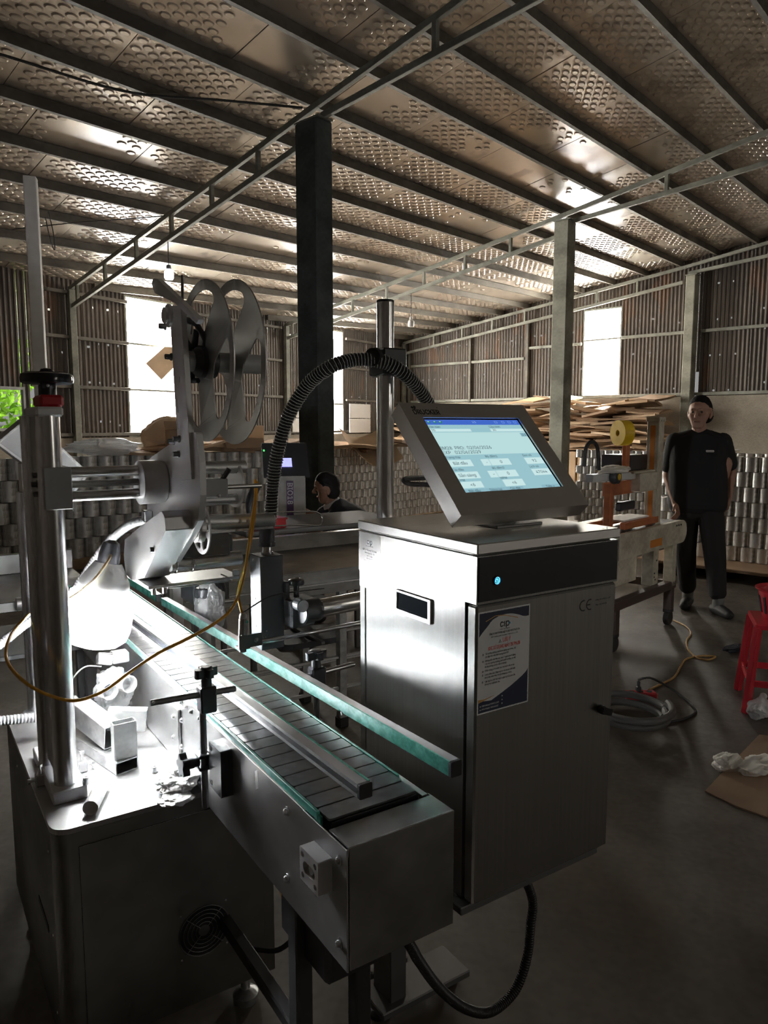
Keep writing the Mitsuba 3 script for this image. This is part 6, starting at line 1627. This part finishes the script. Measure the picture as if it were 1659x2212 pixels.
for an_, yaw_, s in ((R_an, -.15, -1), (L_an, .55, 1)):
    fd = fa * math.cos(yaw_) + ra * math.sin(yaw_)
    g = np.array([an_[0], an_[1], 0])
    put(pm, 'sock', fuse(chain((an_ + [0, 0, .05], .046), (g + [0, 0, .07], .043)), .016, 4), 'sock_grey', smooth=60)
    put(pm, 'shoe', fuse([m3.Manifold.batch_hull([ball(g - fd * .05 + [0, 0, .042], .042), ball(g + fd * .06 + [0, 0, .046], .046), ball(g + fd * .155 + [0, 0, .036], .036)])], .02, 3), 'shoe_dark', smooth=60, label='dark shoe')
put(pm, 'chest_print', flat(rrect(-.03, -.009, .03, .009, .006), .002, W(.0, .125, 1.30), ra, (0, 0, 1)), 'ink_white', smooth=False, label='small pale print on the chest')

# the seated man, turned to the left, arms forward at the second coder
so_ = np.array((2.84, 4.9461, 0.6752)); so_[2] = 0
ca, cf = np.array([.835, -.55, 0]), np.array([-.55, -.835, 0])       # image right, towards the camera
V = lambda x, f, z: so_ + ca * x + cf * f + np.array([0, 0, z])
ps_ = thing('person', 'man in dark polo shirt with pale collar, seated and bent over his work', 'person')
hd, HP2 = head(V(-.095, .02, 1.005), -ca * .93 + cf * .2, cf * .95 + ca * .2, up=(-.10, .07, .98), k=1.0)
shn, shf = V(.02, .15, .83), V(.0, -.15, .85)
eln, elf = V(-.16, .20, .70), V(-.20, -.18, .76)
wrn, wrf = V(-.36, .10, .86), V(-.42, -.10, .90)
hipn, hipf = V(.17, .09, .42), V(.17, -.09, .42)
knn, knf = V(-.22, .15, .46), V(-.22, -.15, .46)
ann, anf = V(-.18, .15, .09), V(-.18, -.15, .09)
skin = hd + chain((V(-.02, 0, .86), .058), (V(-.075, .01, .955), .052)) + [m3.Manifold.batch_hull([ball(shn, .06), ball(shf, .06), ball(V(.10, .0, .75), .11)]), m3.Manifold.batch_hull([ball(V(.10, .06, .75), .10), ball(V(.10, -.06, .75), .10), ball(hipn, .10), ball(hipf, .10)])]
for a_, b_, c_ in ((shn, eln, wrn), (shf, elf, wrf)):
    skin += chain((a_, .052), (b_, .043), (c_, .028)) + hand(c_, c_ - b_ + np.array([0, 0, -.02]), np.array([0, 0, 1]), 1.0)
for a_, b_, c_ in ((hipn, knn, ann), (hipf, knf, anf)):
    skin += chain((a_, .088), (b_, .058), (c_, .038))
put(ps_, 'body', fuse(skin, .013, 6), 'skin_dark', smooth=60)
shirt = [m3.Manifold.batch_hull([ball(shn, .078), ball(shf, .078), ball(V(-.0, 0, .87), .075), ball(V(.11, .05, .76), .125), ball(V(.11, -.05, .76), .125)]), m3.Manifold.batch_hull([ball(V(.11, .05, .76), .125), ball(V(.11, -.05, .76), .125), ball(hipn + [0, 0, .05], .12), ball(hipf + [0, 0, .05], .12)])]
for a_, b_ in ((shn, eln), (shf, elf)):
    shirt += chain((a_, .076), (a_ + (b_ - a_) * .62, .068))
put(ps_, 'polo_shirt', fuse(shirt, .02, 8), 'navy_cloth', smooth=60, label='dark polo shirt')
nk = V(-.045, .005, .915)
put(ps_, 'collar', lathe(nk - np.array([0, 0, .022]), V(-.075, .01, .955) - V(-.02, 0, .86), [(.078, 0), (.066, .03), (.062, .03), (.074, 0)], 26, caps=False), 'ink_white', label='pale collar trim')
for a_, b_ in ((shn, eln),):
    e_ = a_ + (b_ - a_) * .80
    put(ps_, 'cuff', lathe(e_, b_ - a_, [(.066, 0), (.066, .012), (.060, .012)], 24, caps=False), 'ink_white', label='pale sleeve trim')
tr_ = [m3.Manifold.batch_hull([ball(hipn, .115), ball(hipf, .115)])]
for a_, b_, c_ in ((hipn, knn, ann), (hipf, knf, anf)):
    tr_ += chain((a_, .11), (b_, .078), (c_, .056))
put(ps_, 'trousers', fuse(tr_, .02, 8), 'dark_trousers', smooth=60)
hr = [m3.Manifold.batch_hull([ball(HP2(-.035, 0, .045), .085), ball(HP2(-.005, 0, .066), .082)]), m3.Manifold.batch_hull([ball(HP2(-.05, .03, -.01), .058), ball(HP2(-.05, -.03, -.01), .058), ball(HP2(-.03, 0, .05), .083)])]
cut = m3.Manifold.batch_hull([ball(HP2(.10, s * .05, h), .052) for s in (-1, 1) for h in (-.10, .035)])
hm = (m3.Manifold.batch_boolean(hr, m3.OpType.Add) - cut).refine_to_length(.014).to_mesh()
put(ps_, 'hair', trimesh.Trimesh(hm.vert_properties[:, :3], hm.tri_verts), 'hair', smooth=60, label='short black hair')
for s in (-1, 1):
    put(ps_, 'eye', trimesh.creation.icosphere(2, .008).apply_translation(HP2(.072, s * .029, .018)), 'ink_black', smooth=True)
for g_ in (ann, anf):
    g = np.array([g_[0], g_[1], 0])
    put(ps_, 'shoe', fuse([m3.Manifold.batch_hull([ball(g + ca * .05 + [0, 0, .042], .042), ball(g - ca * .06 + [0, 0, .044], .044), ball(g - ca * .15 + [0, 0, .034], .034)])], .02, 3), 'shoe_dark', smooth=60)
k = thing('stool', 'low stool under the seated man', 'stool')
sc_ = V(.17, 0, 0)
put(k, 'seat', cyl(sc_ + [0, 0, .265], sc_ + [0, 0, .305], .15, 28, c=.006), 'dark_steel')
for a_ in (45, 135, 225, 315):
    d_ = np.array([math.cos(math.radians(a_)), math.sin(math.radians(a_)), 0])
    put(k, 'leg', cyl(sc_ + d_ * .14, sc_ + d_ * .11 + [0, 0, .27], .012, 10), 'dark_steel')

labels = {k: v for k, v in labels.items() if v}
